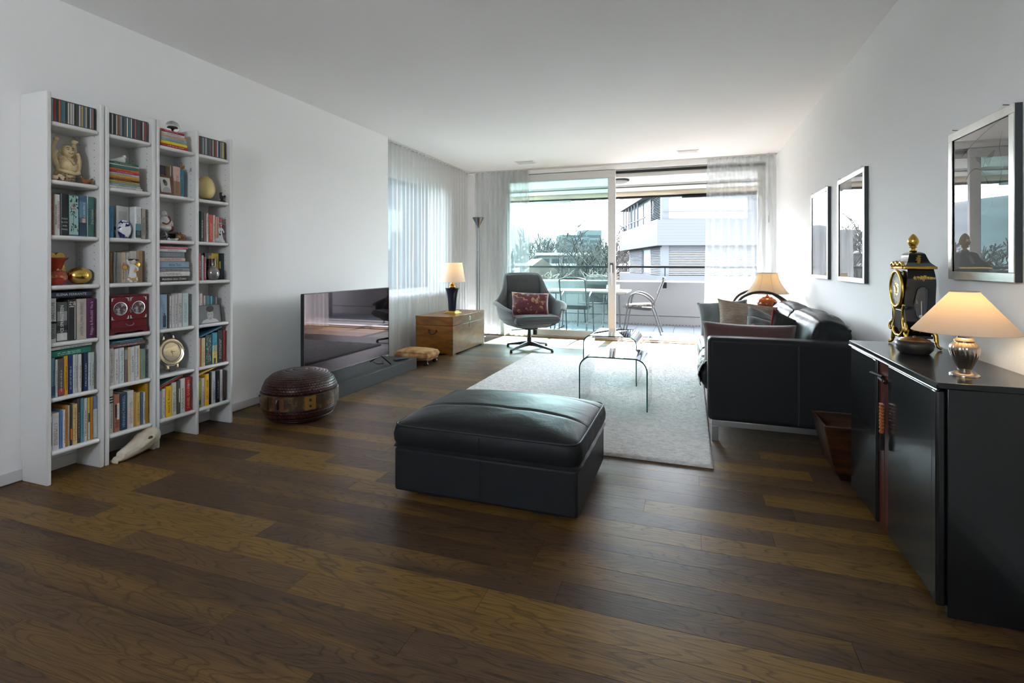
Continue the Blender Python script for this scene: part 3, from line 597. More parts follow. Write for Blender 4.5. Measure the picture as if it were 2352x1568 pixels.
MB().lathe([(.027, .116), (.030, .120), (.027, .126), (.021, .130), (.021, .136), (.010, .140), (.008, .165)], 30).build('neck', silv, t); shell([(.148, .150), (.147, .152), (.040, .288), (.039, .290)], 56, 'shade', shade_w, t); MB().lathe([(.0405, .2885), (.0405, .2915), (.0385, .2915)], 40).build('shade_rim', mat('shade_trim', (.55, .48, .38), .8), t); bulb(t, .19, .07)
t = thing('trunk_lamp', 'table lamp with navy flared body and white shade on the trunk', 'table lamp', (-3.012, 6.20, .4865)); brass = mat('brass', (.60, .40, .10), .25, 1); navy = mat('navy_ceramic', (.008, .008, .024), .12)
MB().box(-.092, .092, -.092, .092, 0, .014).build('base_plate', brass, t, bevel=.002); MB().box(-.07, .07, -.07, .07, .014, .034).build('base_block', brass, t, bevel=.002)
MB().lathe([(.052, .034), (.054, .08), (.057, .14), (.063, .20), (.075, .27), (.092, .325), (.100, .338), (.092, .340), (.03, .341)], 40).build('body', navy, t, ang=50); MB().lathe([(.03, .340), (.042, .350), (.036, .360), (.048, .366), (.030, .374), (.022, .384), (.045, .392), (.012, .400), (.010, .440)], 28).build('neck', brass, t); shell([(.172, .418), (.171, .420), (.132, .672), (.131, .674)], 48, 'shade', shade_w, t, .002); bulb(t, .52, .15)
t = thing('sofa_lamp', 'table lamp with red brown pot and bell shade behind the sofa', 'table lamp', (.765, 6.02, .602)); terr = mat('red_brown_glaze', (.20, .035, .012), .15, col2=(.42, .13, .03), vscale=7)
MB().lathe([(.055, 0), (.06, .006), (.082, .05), (.098, .10), (.100, .135), (.085, .165), (.060, .180), (.050, .184), (.050, .190), (.02, .195), (.012, .21)], 40).build('pot', terr, t, ang=50); MB().tube([(0, 0, .2), (0, 0, .30)], .007, 10).build('stem', brass, t)
shell([(p[0], p[2]) for p in smooth_path([(.203, 0, .232), (.165, 0, .285), (.130, 0, .345), (.106, 0, .405), (.098, 0, .448)], 4)], 56, 'shade', shade_c, t, .002); shell([(.205, .230), (.203, .238)], 56, 'lower_trim', MATS['shade_trim'], t, .005); shell([(.0985, .443), (.0985, .451)], 48, 'upper_trim', MATS['shade_trim'], t, .005)
for i in range(8): a = i * math.pi / 4 + .2; MB().tube([(r_ * 1.004 * math.cos(a), r_ * 1.004 * math.sin(a), z) for r_, z in ((.203, .233), (.165, .285), (.130, .345), (.106, .405), (.098, .447))], .0014, 5).build('rib', MATS['shade_trim'], t)
bulb(t, .30, .09)
# side table with bentwood hoops
t = thing('bentwood_side_table', 'dark bentwood side table with two hoops behind the sofa', 'side table', (.70, 5.96, 0)); bw = mat('dark_bentwood', (.045, .030, .024), .35)
MB().box(-.30, .30, -.20, .24, .575, .601).build('top', bw, t, bevel=.006)
for y_ in (-.185, .215): MB().tube([(-.29, y_, 0), (-.29, y_, .62)] + smooth_path([(-.27, y_, .70), (-.20, y_, .80), (-.07, y_, .855), (.08, y_, .845), (.20, y_, .775), (.28, y_, .68)], 4) + [(.29, y_, .55), (.29, y_, 0)], .013, 10).build('hoop', bw, t, ang=180)
t = thing('letter_holder', 'dark card holder with gilt scroll beside the sofa lamp', 'holder', (.80, 5.80, .602)); MB().box(-.045, .045, -.004, .004, .0, .15).build('card', mat('black_card', (.015, .015, .017), .4), t, rot=(R(-10), R(18), 0)); MB().tube(smooth_path([(.03, -.02, .0), (.06, -.02, .06), (.03, -.02, .11), (.06, -.02, .13), (.045, -.02, .09)], 5), .007, 8).build('scroll', gilt, t)

# ---- framed pictures on the right wall
silf = mat('silver_leaf_frame', (.60, .58, .55), .34, .85, var=.06, vscale=14); sidef = mat('dark_grey_edge', (.05, .06, .065), .5); artm = mat('grey_etching_paper', (.62, .62, .62), .8, var=.06, vscale=3)
def pic_glass():
    m = bpy.data.materials.new('picture_glass'); m.use_nodes = True; nt = m.node_tree; nt.nodes.clear(); L = nt.links.new; t = _n(nt, 'ShaderNodeBsdfTransparent'); g = _n(nt, 'ShaderNodeBsdfGlossy'); g.inputs['Roughness'].default_value = 0; f = _n(nt, 'ShaderNodeFresnel'); f.inputs[0].default_value = 1.52; x = _n(nt, 'ShaderNodeMixShader'); o = _n(nt, 'ShaderNodeOutputMaterial'); a = _n(nt, 'ShaderNodeMath', operation='MULTIPLY'); a.inputs[1].default_value = 1.9; a.use_clamp = True
    L(f.outputs[0], a.inputs[0]); L(a.outputs[0], x.inputs[0]); L(t.outputs[0], x.inputs[1]); L(g.outputs[0], x.inputs[2]); L(x.outputs[0], o.inputs[0]); return m
pglass = pic_glass()
for (y0, y1, z0, z1, fw, lb) in ((4.894, 5.520, 1.017, 1.793, .030, 'silver framed picture farthest along the right wall'), (3.940, 4.595, 1.017, 1.790, .034, 'silver framed picture in the middle of the right wall'), (2.286, 2.776, 1.082, 1.717, .034, 'silver framed butterfly etching nearest on the right wall')):
    t = thing('framed_picture', lb, 'picture', (XR, y0, z0), 0, 'silver framed pictures on the right wall'); W_, H_ = y1 - y0, z1 - z0
    fb = MB(); frame_box(fb, 'x', 0, W_, 0, H_, fw, -.026, -.022); fb.build('frame', silf, t, bevel=.0015); fb = MB(); frame_box(fb, 'x', .0005, W_ - .0005, .0005, H_ - .0005, .012, -.022, -.001); fb.build('frame_edge', sidef, t)
    MB().box(-.016, -.014, fw - .01, W_ - fw + .01, fw - .01, H_ - fw + .01).build('print', artm, t, smooth=False); MB().add([(-.020, fw - .005, fw - .005), (-.020, fw - .005, H_ - fw + .005), (-.020, W_ - fw + .005, H_ - fw + .005), (-.020, W_ - fw + .005, fw - .005)], [(0, 1, 2, 3)]).build('glass', pglass, t, smooth=False)
    for yy in (.06, W_ - .05): MB().tube([(-.001, yy, H_ + .006), (-.030, yy, H_ + .010)], [.0018, .0014], 6).build('nail', mat('nail_steel', (.12, .12, .12), .4, .8), t)
ink2 = mat('etching_ink', (.10, .10, .10), .8)
def etch(pts, r): MB().tube(smooth_path([(-.0166, W_ - p[0], p[1]) for p in pts], 5), r, 4).build('etched_line', ink2, t)
etch([(.12, .34), (.14, .42), (.20, .45), (.26, .43), (.30, .38), (.33, .30), (.28, .27)], .0009); etch([(.38, .36), (.40, .44), (.38, .50), (.40, .56)], .0009); etch([(.10, .52), (.18, .55), (.28, .58), (.38, .60), (.44, .60)], .0012)
for s in (-1, 1): MB().prism([((W_ - .28) + s * a, b_) for a, b_ in ((0, .468), (.018, .484), (.036, .490), (.062, .498), (.070, .496), (.058, .478), (.040, .470), (.030, .452), (.018, .446), (.006, .456))][::s], -.0168, -.0162, 'x').build('butterfly_wing', cmat(srgb(150, 150, 150), .8), t, smooth=False)

# ---- rustic trough
t = thing('rustic_trough', 'worn dark wooden trough on the floor beside the sideboard', 'trough', (.835, 3.225, 0)); trm = mat('worn_dark_wood', (.014, .006, .0035), .38, col2=(.075, .026, .008), vscale=10, vstretch=(.4, 1, 3), bump=.3, bscale=30); b = MB()
def ringp(hx, hy, z): return [(-hx, -hy, z), (hx, -hy, z), (hx, hy, z), (-hx, hy, z)]
lv = [(.085, .09, 0), (.115, .115, .05), (.150, .140, .17), (.178, .155, .302), (.164, .141, .302), (.140, .125, .17), (.10, .10, .06)]; vs = []; fs = []
for hx, hy, z in lv: vs += ringp(hx, hy, z)
for i in range(len(lv) - 1):
    for q in range(4): fs.append((i * 4 + q, i * 4 + (q + 1) % 4, (i + 1) * 4 + (q + 1) % 4, (i + 1) * 4 + q))
fs += [(3, 2, 1, 0), tuple((len(lv) - 1) * 4 + q for q in range(4))]; b.add(vs, fs); b.build('trough', trm, t, bevel=.010, seg=3)
o = MB().box(-.004, .004, -.07, .07, 0, .24).build('magazine', cmat(srgb(170, 172, 172), .5), None, loc=(.80, 3.24, .075), rot=(0, R(24), 0)); tag(o, 'magazine standing inside the wooden trough', 'magazine'); MB().box(-.0046, -.0041, -.07, .07, .205, .24).build('cover_band', cmat(srgb(60, 45, 90), .5), o)

# ---- rug
def rug_mat():
    m = mat('wool_rug', (.70, .69, .68), .95, col2=(.88, .87, .86), vscale=28, vstretch=(1, 2.2, 1), bump=1.0, bscale=150, vlo=.36, vhi=.6); return m
rg = thing('wool_rug', 'light grey beige wool rug on the floor beside the sofa', 'rug', (-.90, 4.64, 0)); rx, ry = 1.02, 1.565
def rugp(u, v):
    ed = min(u, 1 - u) * 2 * rx; ev = min(v, 1 - v) * 2 * ry; k = min(1, min(ed, ev) / .018); k = math.sqrt(max(0, 1 - (1 - k) ** 2))
    return ((u * 2 - 1) * rx, (v * 2 - 1) * ry, .003 + k * (.017 + .0035 * mnoise.noise(Vector((u * 70, v * 46, 0))) + .0045 * mnoise.noise(Vector((u * 150, v * 230, 3)))))
rgo = MB().sheet(rugp, 300, 440).build('pile', rug_mat(), rg, ang=180); rgo['kind'] = 'stuff'
MB().box(-rx + .003, rx - .003, -ry + .003, ry - .003, .0005, .004).build('backing', mat('rug_backing', (.16, .15, .14), .95), rg)

# ---- bent glass nesting tables
tgl = bpy.data.materials.new('bent_green_glass'); tgl.use_nodes = True; nt_ = tgl.node_tree; nt_.nodes.clear(); _t = _n(nt_, 'ShaderNodeBsdfTransparent'); _t.inputs[0].default_value = (.74, .93, .89, 1); _g = _n(nt_, 'ShaderNodeBsdfGlossy'); _g.inputs['Roughness'].default_value = .01; _f = _n(nt_, 'ShaderNodeFresnel'); _f.inputs[0].default_value = 1.5; _x = _n(nt_, 'ShaderNodeMixShader'); _o = _n(nt_, 'ShaderNodeOutputMaterial'); nt_.links.new(_f.outputs[0], _x.inputs[0]); nt_.links.new(_t.outputs[0], _x.inputs[1]); nt_.links.new(_g.outputs[0], _x.inputs[2]); nt_.links.new(_x.outputs[0], _o.inputs[0])
edgeg = mat('green_glass_edge', (.01, .07, .058), .08, 0, .8)
def bent_table(label, x0, x1, y0, y1, h, r_):
    t = thing('glass_table', label, 'glass table', ((x0 + x1) / 2, (y0 + y1) / 2, .0245), 0, 'nesting bent glass tables'); hx, hy = (x1 - x0) / 2, (y1 - y0) / 2; th = .010; h = h - .0245
    out = [(-hx, 0), (-hx, h - r_)] + [(-hx + r_ - r_ * math.cos(R(a)), h - r_ + r_ * math.sin(R(a))) for a in range(10, 91, 10)] + [(hx - r_ + r_ * math.sin(R(a)), h - r_ + r_ * math.cos(R(a))) for a in range(0, 90, 10)] + [(hx, h - r_), (hx, 0)]
    inn = []; ri = r_ - th
    inn = [(-hx + th, 0), (-hx + th, h - r_)] + [(-hx + r_ - ri * math.cos(R(a)), h - r_ + ri * math.sin(R(a))) for a in range(10, 91, 10)] + [(hx - r_ + ri * math.sin(R(a)), h - r_ + ri * math.cos(R(a))) for a in range(0, 90, 10)] + [(hx - th, h - r_), (hx - th, 0)]
    for pr_, flip in ((out, 0), (inn, 1)):
        pass
    b = MB(); n = len(out); vs = []
    for y_ in (-hy, hy): vs += [(p[0], y_, p[1]) for p in out]
    b.add(vs, [(i, n + i, n + i + 1, i + 1) for i in range(n - 1)]); vs = []
    for y_ in (-hy, hy): vs += [(p[0], y_, p[1]) for p in inn]
    b.add(vs, [(i, i + 1, n + i + 1, n + i) for i in range(n - 1)]); b.build('bent_pane', tgl, t, ang=60)
    for y_ in (-hy, hy):
        b = MB(); sg = 1 if y_ < 0 else -1; e = .0008 * sg; vs = [(p[0], y_ - e, p[1]) for p in out] + [(p[0], y_ - e, p[1]) for p in inn]; b.add(vs, [((i, i + 1, n + i + 1, n + i) if sg > 0 else (i, n + i, n + i + 1, i + 1)) for i in range(n - 1)]); b.build('polished_edge', edgeg, t, smooth=False)
    return t
bent_table('low bent glass table on the rug, nearer of the pair', -.835, -.308, 3.99, 4.43, .425, .10)
bent_table('taller bent glass table on the rug, farther of the pair', -.965, -.468, 4.80, 5.36, .475, .075)
# ------------------------------------------------------------------ television corner
tvp = thing('tv_plinth', 'long low dark grey plinth under the television', 'plinth', (-3.09, 4.07, 0)); MB().box(-.245, .25, -.70, .885, .0, .115).build('body', mat('anthracite_board', (.015, .018, .018), .42, 0, .3, var=.12, vscale=5), tvp, bevel=.002)
tv = thing('television', 'large flat television standing on the low grey plinth', 'television', (-3.02, 4.055, .115)); tvb = mat('tv_black', (.008, .008, .009), .3)
MB().box(-.035, -.002, -.63, .63, .075, .782).build('back_shell', tvb, tv, bevel=.006); fb = MB(); frame_box(fb, 'x', -.632, .632, .072, .784, .006, -.012, .004); fb.build('bezel', tvb, tv, bevel=.001)
scr = mat('tv_screen', (.003, .0025, .003), .03, 0, .5, ior=1.5); scr.node_tree.nodes['Principled BSDF'].inputs['Specular Tint'].default_value = (1, .78, .86, 1)
MB().box(-.003, .001, -.626, .626, .078, .778).build('screen', scr, tv); MB().box(.0, .006, -.03, .03, .066, .074).build('sensor', tvb, tv)
for y_ in (-.50, .50):
    for s, l_ in ((1, .13), (-1, .16)): MB().tube([(-.015, y_, .085), (s * l_, y_ - .03 * s, .006)], .008, 4).build('stand_leg', tvb, tv)
rm = thing('remote_control', 'black remote control lying on the plinth by the television', 'remote', (-2.94, 4.80, .1155), R(70)); MB().box(-.09, .09, -.022, .022, .0, .018).build('case', tvb, rm, bevel=.006, seg=3); b = MB()
for i in range(4):
    for j in range(3): b.ell((-.06 + i * .028, -.011 + j * .011, .018), (.005, .0035, .0015), 8, 4)
b.build('buttons', mat('grey_buttons', (.12, .12, .12), .5), rm)['kind'] = 'stuff'
cb_ = MB().tube(smooth_path([(-3.05, 4.62, .13), (-3.04, 4.60, .12), (-3.0, 4.56, .119), (-3.05, 4.52, .119), (-3.12, 4.55, .13)], 5), .004, 6).build('tv_cable', tvb); tag(cb_, 'thin black cable lying on the plinth under the television', 'cable')
# footstool
t = thing('tapestry_footstool', 'small footstool with tapestry cushion and dark bun feet', 'footstool', (-2.99, 5.23, 0), R(4)); tap = mat('tapestry', (.50, .33, .14), .9, col2=(.30, .13, .05), vscale=9, bump=.3, bscale=160, vlo=.42, vhi=.62)
o = soft(-.205, .205, -.165, .165, .062, .150, 'cushion', 3, .04, .028, .004, tap, t); MB().box(-.195, .195, -.155, .155, .050, .066).build('frame', mat('dark_feet', (.02, .014, .012), .3), t, bevel=.004)
for sx in (-1, 1):
    for sy in (-1, 1): MB().lathe([(.018, 0), (.028, .006), (.032, .020), (.026, .034), (.016, .040), (.022, .046), (.022, .052)], 18).build('bun_foot', MATS['dark_feet'], t, loc=(sx * .165, sy * .125, 0))
# woven hat box
def weave():
    m = mat('woven_red_brown', (.055, .014, .010), .35); nt = m.node_tree; p = nt.nodes['Principled BSDF']; L = nt.links.new; tc = _n(nt, 'ShaderNodeTexCoord'); s_ = _n(nt, 'ShaderNodeSeparateXYZ'); L(tc.outputs['Object'], s_.inputs[0]); at = _n(nt, 'ShaderNodeMath', operation='ARCTAN2'); L(s_.outputs[1], at.inputs[0]); L(s_.outputs[0], at.inputs[1])
    cx = _n(nt, 'ShaderNodeCombineXYZ'); a = _n(nt, 'ShaderNodeMath', operation='MULTIPLY'); a.inputs[1].default_value = 11; L(at.outputs[0], a.inputs[0]); z = _n(nt, 'ShaderNodeMath', operation='MULTIPLY'); z.inputs[1].default_value = 45; L(s_.outputs[2], z.inputs[0]); ra = _n(nt, 'ShaderNodeVectorMath', operation='LENGTH'); L(tc.outputs['Object'], ra.inputs[0]); rb = _n(nt, 'ShaderNodeMath', operation='MULTIPLY'); rb.inputs[1].default_value = -42; L(ra.outputs['Value'], rb.inputs[0]); zz = _n(nt, 'ShaderNodeMath', operation='ADD'); L(z.outputs[0], zz.inputs[0]); L(rb.outputs[0], zz.inputs[1])
    L(a.outputs[0], cx.inputs[0]); L(zz.outputs[0], cx.inputs[1]); br = _n(nt, 'ShaderNodeTexBrick'); br.inputs['Scale'].default_value = 1; br.inputs['Mortar Size'].default_value = .09; br.inputs['Mortar Smooth'].default_value = .9; br.inputs['Brick Width'].default_value = .9; br.inputs['Row Height'].default_value = .45; br.inputs['Color1'].default_value = (.080, .020, .013, 1); br.inputs['Color2'].default_value = (.035, .009, .007, 1); br.inputs['Mortar'].default_value = (.012, .005, .004, 1); L(cx.outputs[0], br.inputs['Vector'])
    L(br.outputs['Color'], p.inputs['Base Color']); bp = _n(nt, 'ShaderNodeBump'); bp.inputs['Strength'].default_value = 1.0; bp.inputs['Distance'].default_value = .02; bp.invert = True; L(br.outputs['Fac'], bp.inputs['Height']); L(bp.outputs[0], p.inputs['Normal']); return m
wv_ = weave(); t = thing('woven_hat_box', 'round red brown woven box with painted wooden band by the plinth', 'box', (-2.765, 3.10, 0))
MB().lathe([(.150, 0), (.19, .006), (.232, .035), (.258, .080), (.264, .115)], 64).build('woven_bottom', wv_, t, ang=180); MB().lathe([(.266, .215), (.262, .245), (.240, .295), (.20, .332), (.14, .352), (.07, .360), (0, .362)], 64).build('woven_lid', wv_, t, ang=180)
band = mat('painted_band', (.045, .024, .012), .35, col2=(.20, .12, .035), vscale=16, vlo=.5, vhi=.68, bump=.2, bscale=40); MB().lathe([(.262, .112), (.272, .114), (.274, .165), (.272, .216), (.262, .218)], 64).build('band', band, t, ang=50); MB().lathe([(.2735, .1655), (.2752, .167), (.2735, .1685)], 64).build('lid_joint', mat('dark_joint', (.01, .008, .006), .6), t)
iron = mat('dark_iron', (.06, .05, .045), .4, .8); bandb = mat('ochre_plate', (.22, .11, .02), .4)
def onband(a, w_, z0, z1, r_, nm, m, e=.003):
    b = MB(); n = 6; vs = []
    for k in range(n + 1):
        an = R(a) + (k / n - .5) * w_ / r_
        for q, rr in ((z0, r_), (z1, r_), (z1, r_ + e), (z0, r_ + e)): vs.append((rr * math.cos(an), rr * math.sin(an), q))
    fs = [(k * 4 + q, k * 4 + (q + 1) % 4, (k + 1) * 4 + (q + 1) % 4, (k + 1) * 4 + q) for k in range(n) for q in range(4)] + [(0, 3, 2, 1), (n * 4, n * 4 + 1, n * 4 + 2, n * 4 + 3)]
    return b.add(vs, fs).build(nm, m, t)
CA = math.degrees(math.atan2(-3.10, 2.765))                              # towards the room
onband(CA + 14, .075, .118, .212, .2725, 'ochre_plate', bandb)
for z in (.145, .187): MB().ell((.277 * math.cos(R(CA + 14)), .277 * math.sin(R(CA + 14)), z), .009, 10, 6).build('stud', iron, t)
onband(CA - 32, .09, .122, .208, .2725, 'lock_plate', mat('reddish_plate', (.10, .04, .02), .4), .002)
MB().tube([(.280 * math.cos(R(CA - 32)), .280 * math.sin(R(CA - 32)), .20), (.292 * math.cos(R(CA - 32)), .292 * math.sin(R(CA - 32)), .175), (.284 * math.cos(R(CA - 32)), .284 * math.sin(R(CA - 32)), .135)], .011, 8).build('hasp', iron, t)
for z in (.13, .20):
    an = R(CA - 78); MB().ell((.276 * math.cos(an), .276 * math.sin(an), z), .008, 10, 6).build('stud', iron, t)
for a in (-50, -8, 32, 60): onband(CA + a, .004, .116, .214, .273, 'band_strip', iron, .0015)

# ---- wooden trunk
def trunk_wood():
    m = bpy.data.materials.new('camphor_wood'); m.use_nodes = True; nt = m.node_tree; p = nt.nodes['Principled BSDF']; L = nt.links.new; tc = _n(nt, 'ShaderNodeTexCoord'); mp = _n(nt, 'ShaderNodeMapping'); mp.inputs['Scale'].default_value = (1.3, 1.3, 4.5); L(tc.outputs['Object'], mp.inputs[0]); n1 = _n(nt, 'ShaderNodeTexNoise'); n1.inputs['Scale'].default_value = 1.6; n1.inputs['Detail'].default_value = 2; L(mp.outputs[0], n1.inputs['Vector'])
    ml = _n(nt, 'ShaderNodeMath', operation='MULTIPLY'); ml.inputs[1].default_value = 7; L(n1.outputs['Fac'], ml.inputs[0]); fr = _n(nt, 'ShaderNodeMath', operation='PINGPONG'); fr.inputs[1].default_value = 1; L(ml.outputs[0], fr.inputs[0]); r = _n(nt, 'ShaderNodeValToRGB'); e = r.color_ramp.elements; e[0].color = (.165, .058, .008, 1); e[1].color = (.27, .105, .015, 1); L(fr.outputs[0], r.inputs[0]); L(r.outputs[0], p.inputs['Base Color']); p.inputs['Roughness'].default_value = .34; p.inputs['Coat Weight'].default_value = .08; p.inputs['Specular IOR Level'].default_value = .35; return m
camw = trunk_wood(); brm = mat('aged_brass', (.20, .14, .05), .4, .9); t = thing('wooden_trunk', 'wooden chest with brass corners and handle below the side window', 'trunk', (-3.050, 6.265, 0)); TX, TY = .262, .510
MB().box(-TX, TX, -TY, TY, .022, .368).build('body', camw, t, bevel=.003); MB().box(-TX, TX, -TY, TY, .372, .484).build('lid', camw, t, bevel=.004); MB().box(-TX + .006, TX - .006, -TY + .006, TY - .006, .365, .374).build('lid_gap', seam, t)
for sy in (-1, 1):
    for sx in (-1, 1): MB().box(sx * (TX - .045) - .04, sx * (TX - .045) + .04, sy * (TY - .05) - .045, sy * (TY - .05) + .045, 0, .022).build('foot', camw, t)
for sx, sy in ((1, -1), (-1, -1), (1, 1)):
    for z0, z1 in ((.02, .075), (.448, .4865)):
        MB().box(sx * TX - (.0 if sx > 0 else .0015), sx * TX + (.0015 if sx > 0 else 0), sy * TY + (0 if sy < 0 else -.05), sy * TY + (.05 if sy < 0 else 0), z0, z1).build('corner_mount', brm, t); MB().box(sx * TX + (-.05 if sx > 0 else 0), sx * TX + (0 if sx > 0 else .05), sy * TY - (.0015 if sy < 0 else 0), sy * TY + (0 if sy < 0 else .0015), z0, z1).build('corner_mount', brm, t)
    for z0 in (.155, .270):
        MB().box(sx * TX + (-.055 if sx > 0 else 0), sx * TX + (0 if sx > 0 else .055), sy * TY - (.0012 if sy < 0 else 0), sy * TY + (0 if sy < 0 else .0012), z0, z0 + .028).build('strap_mount', brm, t)
        MB().box(sx * TX - (0 if sx > 0 else .0012), sx * TX + (.0012 if sx > 0 else 0), sy * TY + (0 if sy < 0 else -.05), sy * TY + (.05 if sy < 0 else 0), z0, z0 + .028).build('strap_mount', brm, t)
for q in (-.05, .05): MB().lathe([(.014, 0), (.012, .006), (.006, .012)], 14).build('handle_rosette', iron, t, loc=(q - .02, -TY, .305), rot=(R(90), 0, 0))
MB().tube(smooth_path([(-.07, -TY - .012, .305), (-.062, -TY - .016, .278), (-.02, -TY - .018, .262), (.022, -TY - .016, .278), (.03, -TY - .012, .305)], 5), .006, 8).build('handle', iron, t)
MB().lathe([(.032, 0), (.030, .004), (.020, .005)], 20).build('lock_plate', mat('dull_silver', (.40, .40, .39), .4, .9), t, loc=(TX, .0, .425), rot=(0, R(90), 0)); MB().lathe([(.010, .0), (.010, .0062), (0, .0064)], 12).build('key_hole', seam, t, loc=(TX, .0, .425), rot=(0, R(90), 0)); MB().box(TX, TX + .004, -.02, .02, .31, .368).build('hasp', brm, t)
for q in (-.24, .0, .24): MB().box(TX, TX + .002, q - .015, q + .015, .022, .05).build('base_mount', brm, t)
ky = thing('key_bunch', 'small bunch of keys lying on the trunk behind the lamp', 'keys', (-2.86, 6.45, .4865)); MB().tube(arc((0, 0, .003), .012, 0, 350, 14, 0, 1), .0015, 5).build('key_ring', chrome, ky); MB().box(.01, .06, -.005, .005, .001, .004).build('key', brm, ky, rot=(0, 0, R(20))); MB().box(.01, .055, -.004, .004, .004, .007).build('key', chrome, ky, rot=(0, 0, R(-30)))

# ---- swivel armchair (local: faces -y)
ac = thing('swivel_armchair', 'grey upholstered swivel armchair with star base by the window', 'armchair', (-2.05, 6.57, 0), R(36)); gf = mat('grey_wool_felt', (.062, .070, .072), .9, sheen=.35, bump=.25, bscale=220, var=.10, vscale=60); gf2 = mat('grey_wool_shell', (.125, .140, .142), .9, sheen=.35, bump=.25, bscale=220, var=.10, vscale=60)
def lerp_t(T, z):
    if z <= T[0][0]: return T[0][1]
    for (a, b_), (c, d) in zip(T, T[1:]):
        if z <= c: k = (z - a) / (c - a); k = k * k * (3 - 2 * k); return b_ + (d - b_) * k
    return T[-1][1]
RX = [(.30, .10), (.325, .24), (.37, .34), (.45, .40), (.56, .425), (.62, .43), (.70, .35), (.80, .318), (1.0, .305)]; RB = [(.30, .08), (.325, .18), (.37, .24), (.45, .27), (.60, .29), (.80, .35), (1.0, .43)]; RF = [(.30, .10), (.325, .27), (.37, .37), (.45, .41), (.60, .40), (.7, .30), (1, .2)]
def shellp(u, v):
    th = (u * 2 - 1) * R(136); c, s = math.cos(th), math.sin(th); k = max(0, min(1, (c - .30) / .42)); k = k * k * (3 - 2 * k); top = .625 + .375 * k - .13 * max(0, -c) ** 1.3; top -= .03 * max(0, abs(s) - .40) * k; v2 = min(1, v / .86); z = .30 + (top - .30) * v2
    x = lerp_t(RX, z) * math.copysign(abs(s) ** .72, s); y = (lerp_t(RB, z) if c > 0 else lerp_t(RF, z)) * math.copysign(abs(c) ** .85, c)
    if v > .86:                                                          # rolled outward lip, widest on the arms
        q = (v - .86) / .14; x += s * (.05 * (1 - k) + .012) * q; y += c * (.03 * (1 - k) + .008) * q; z += .012 * math.sin(q * math.pi) - .018 * q * (1 - k)
    return (x, y, z)
o = MB().sheet(shellp, 65, 28).build('shell', gf2, ac, solid=.032, ang=180); o.modifiers.new('sub', 'SUBSURF').render_levels = 1; o.modifiers['sub'].levels = 1
MB().lathe([(.02, .292), (.16, .300), (.30, .335), (.345, .372), (.33, .385), (0, .39)], 40, sx=1.04, sy=1.02).build('seat_pan', gf2, ac, ang=180)
soft(-.30, .30, -.375, .20, .375, .470, 'seat_cushion', 2, .045, .022, .003, gf, ac); o = soft(-.235, .235, -.05, .035, 0, .31, 'back_pad', 4, .035, .015, .003, gf, ac); o.location = (0, .215, .47); o.rotation_euler = (R(-14), 0, 0)
o = soft(-.245, .245, -.06, .03, 0, .265, 'head_pad', 6, .040, .020, .003, gf, ac); o.location = (0, .285, .725); o.rotation_euler = (R(-13), 0, 0)
blkmt = mat('black_powder_coat', (.018, .018, .019), .42); MB().lathe([(.032, .055), (.030, .10), (.030, .165), (.022, .168), (.020, .285), (.10, .288), (.10, .298)], 24).build('column', blkmt, ac); MB().box(-.09, .09, -.10, .08, .272, .296).build('tilt_mechanism', blkmt, ac, bevel=.008); MB().tube([(-.05, -.02, .278), (-.26, -.03, .268)], .006, 8).build('tilt_lever', blkmt, ac); MB().lathe([(.028, .20), (.028, .265)], 20, c=(.07, -.04, 0)).build('tension_knob', blkmt, ac)
for q in range(4):
    a = R(159 - 36 + 90 * q); d = Vector((math.cos(a), math.sin(a), 0)); n = Vector((-d.y, d.x, 0)); b = MB(); vs = []
    for (r_, zt, zb, hw) in ((.0, .115, .050, .026), (.10, .098, .052, .024), (.25, .066, .038, .019), (.385, .040, .020, .016)): p = d * r_; vs += [tuple(p - n * hw + Vector((0, 0, zb))), tuple(p + n * hw + Vector((0, 0, zb))), tuple(p + n * hw * .7 + Vector((0, 0, zt))), tuple(p - n * hw * .7 + Vector((0, 0, zt)))]
    fs = [(i * 4 + w_, i * 4 + (w_ + 1) % 4, (i + 1) * 4 + (w_ + 1) % 4, (i + 1) * 4 + w_) for i in range(3) for w_ in range(4)] + [(3, 2, 1, 0), (12, 13, 14, 15)]; lg = b.add(vs, fs).build('base_leg', blkmt, ac, bevel=.004); p = d * .378; MB().box(p.x - .014, p.x + .014, p.y - .014, p.y + .014, 0, .022).build('glide', blkmt, lg)
dam = mat('red_damask', (.085, .006, .012), .75, sheen=.5, col2=(.34, .19, .09), vscale=17, vlo=.54, vhi=.60, bump=.2, bscale=100); t = thing('damask_cushion', 'dark red damask cushion with golden pattern on the armchair', 'cushion', (-2.0, 6.45, .61), 0); t.rotation_euler = (R(-22), R(3), R(24)); weld(pillow(.50, .33, .15, 22, .06, 9, .004).build('cover', dam, t, ang=180), .0008)

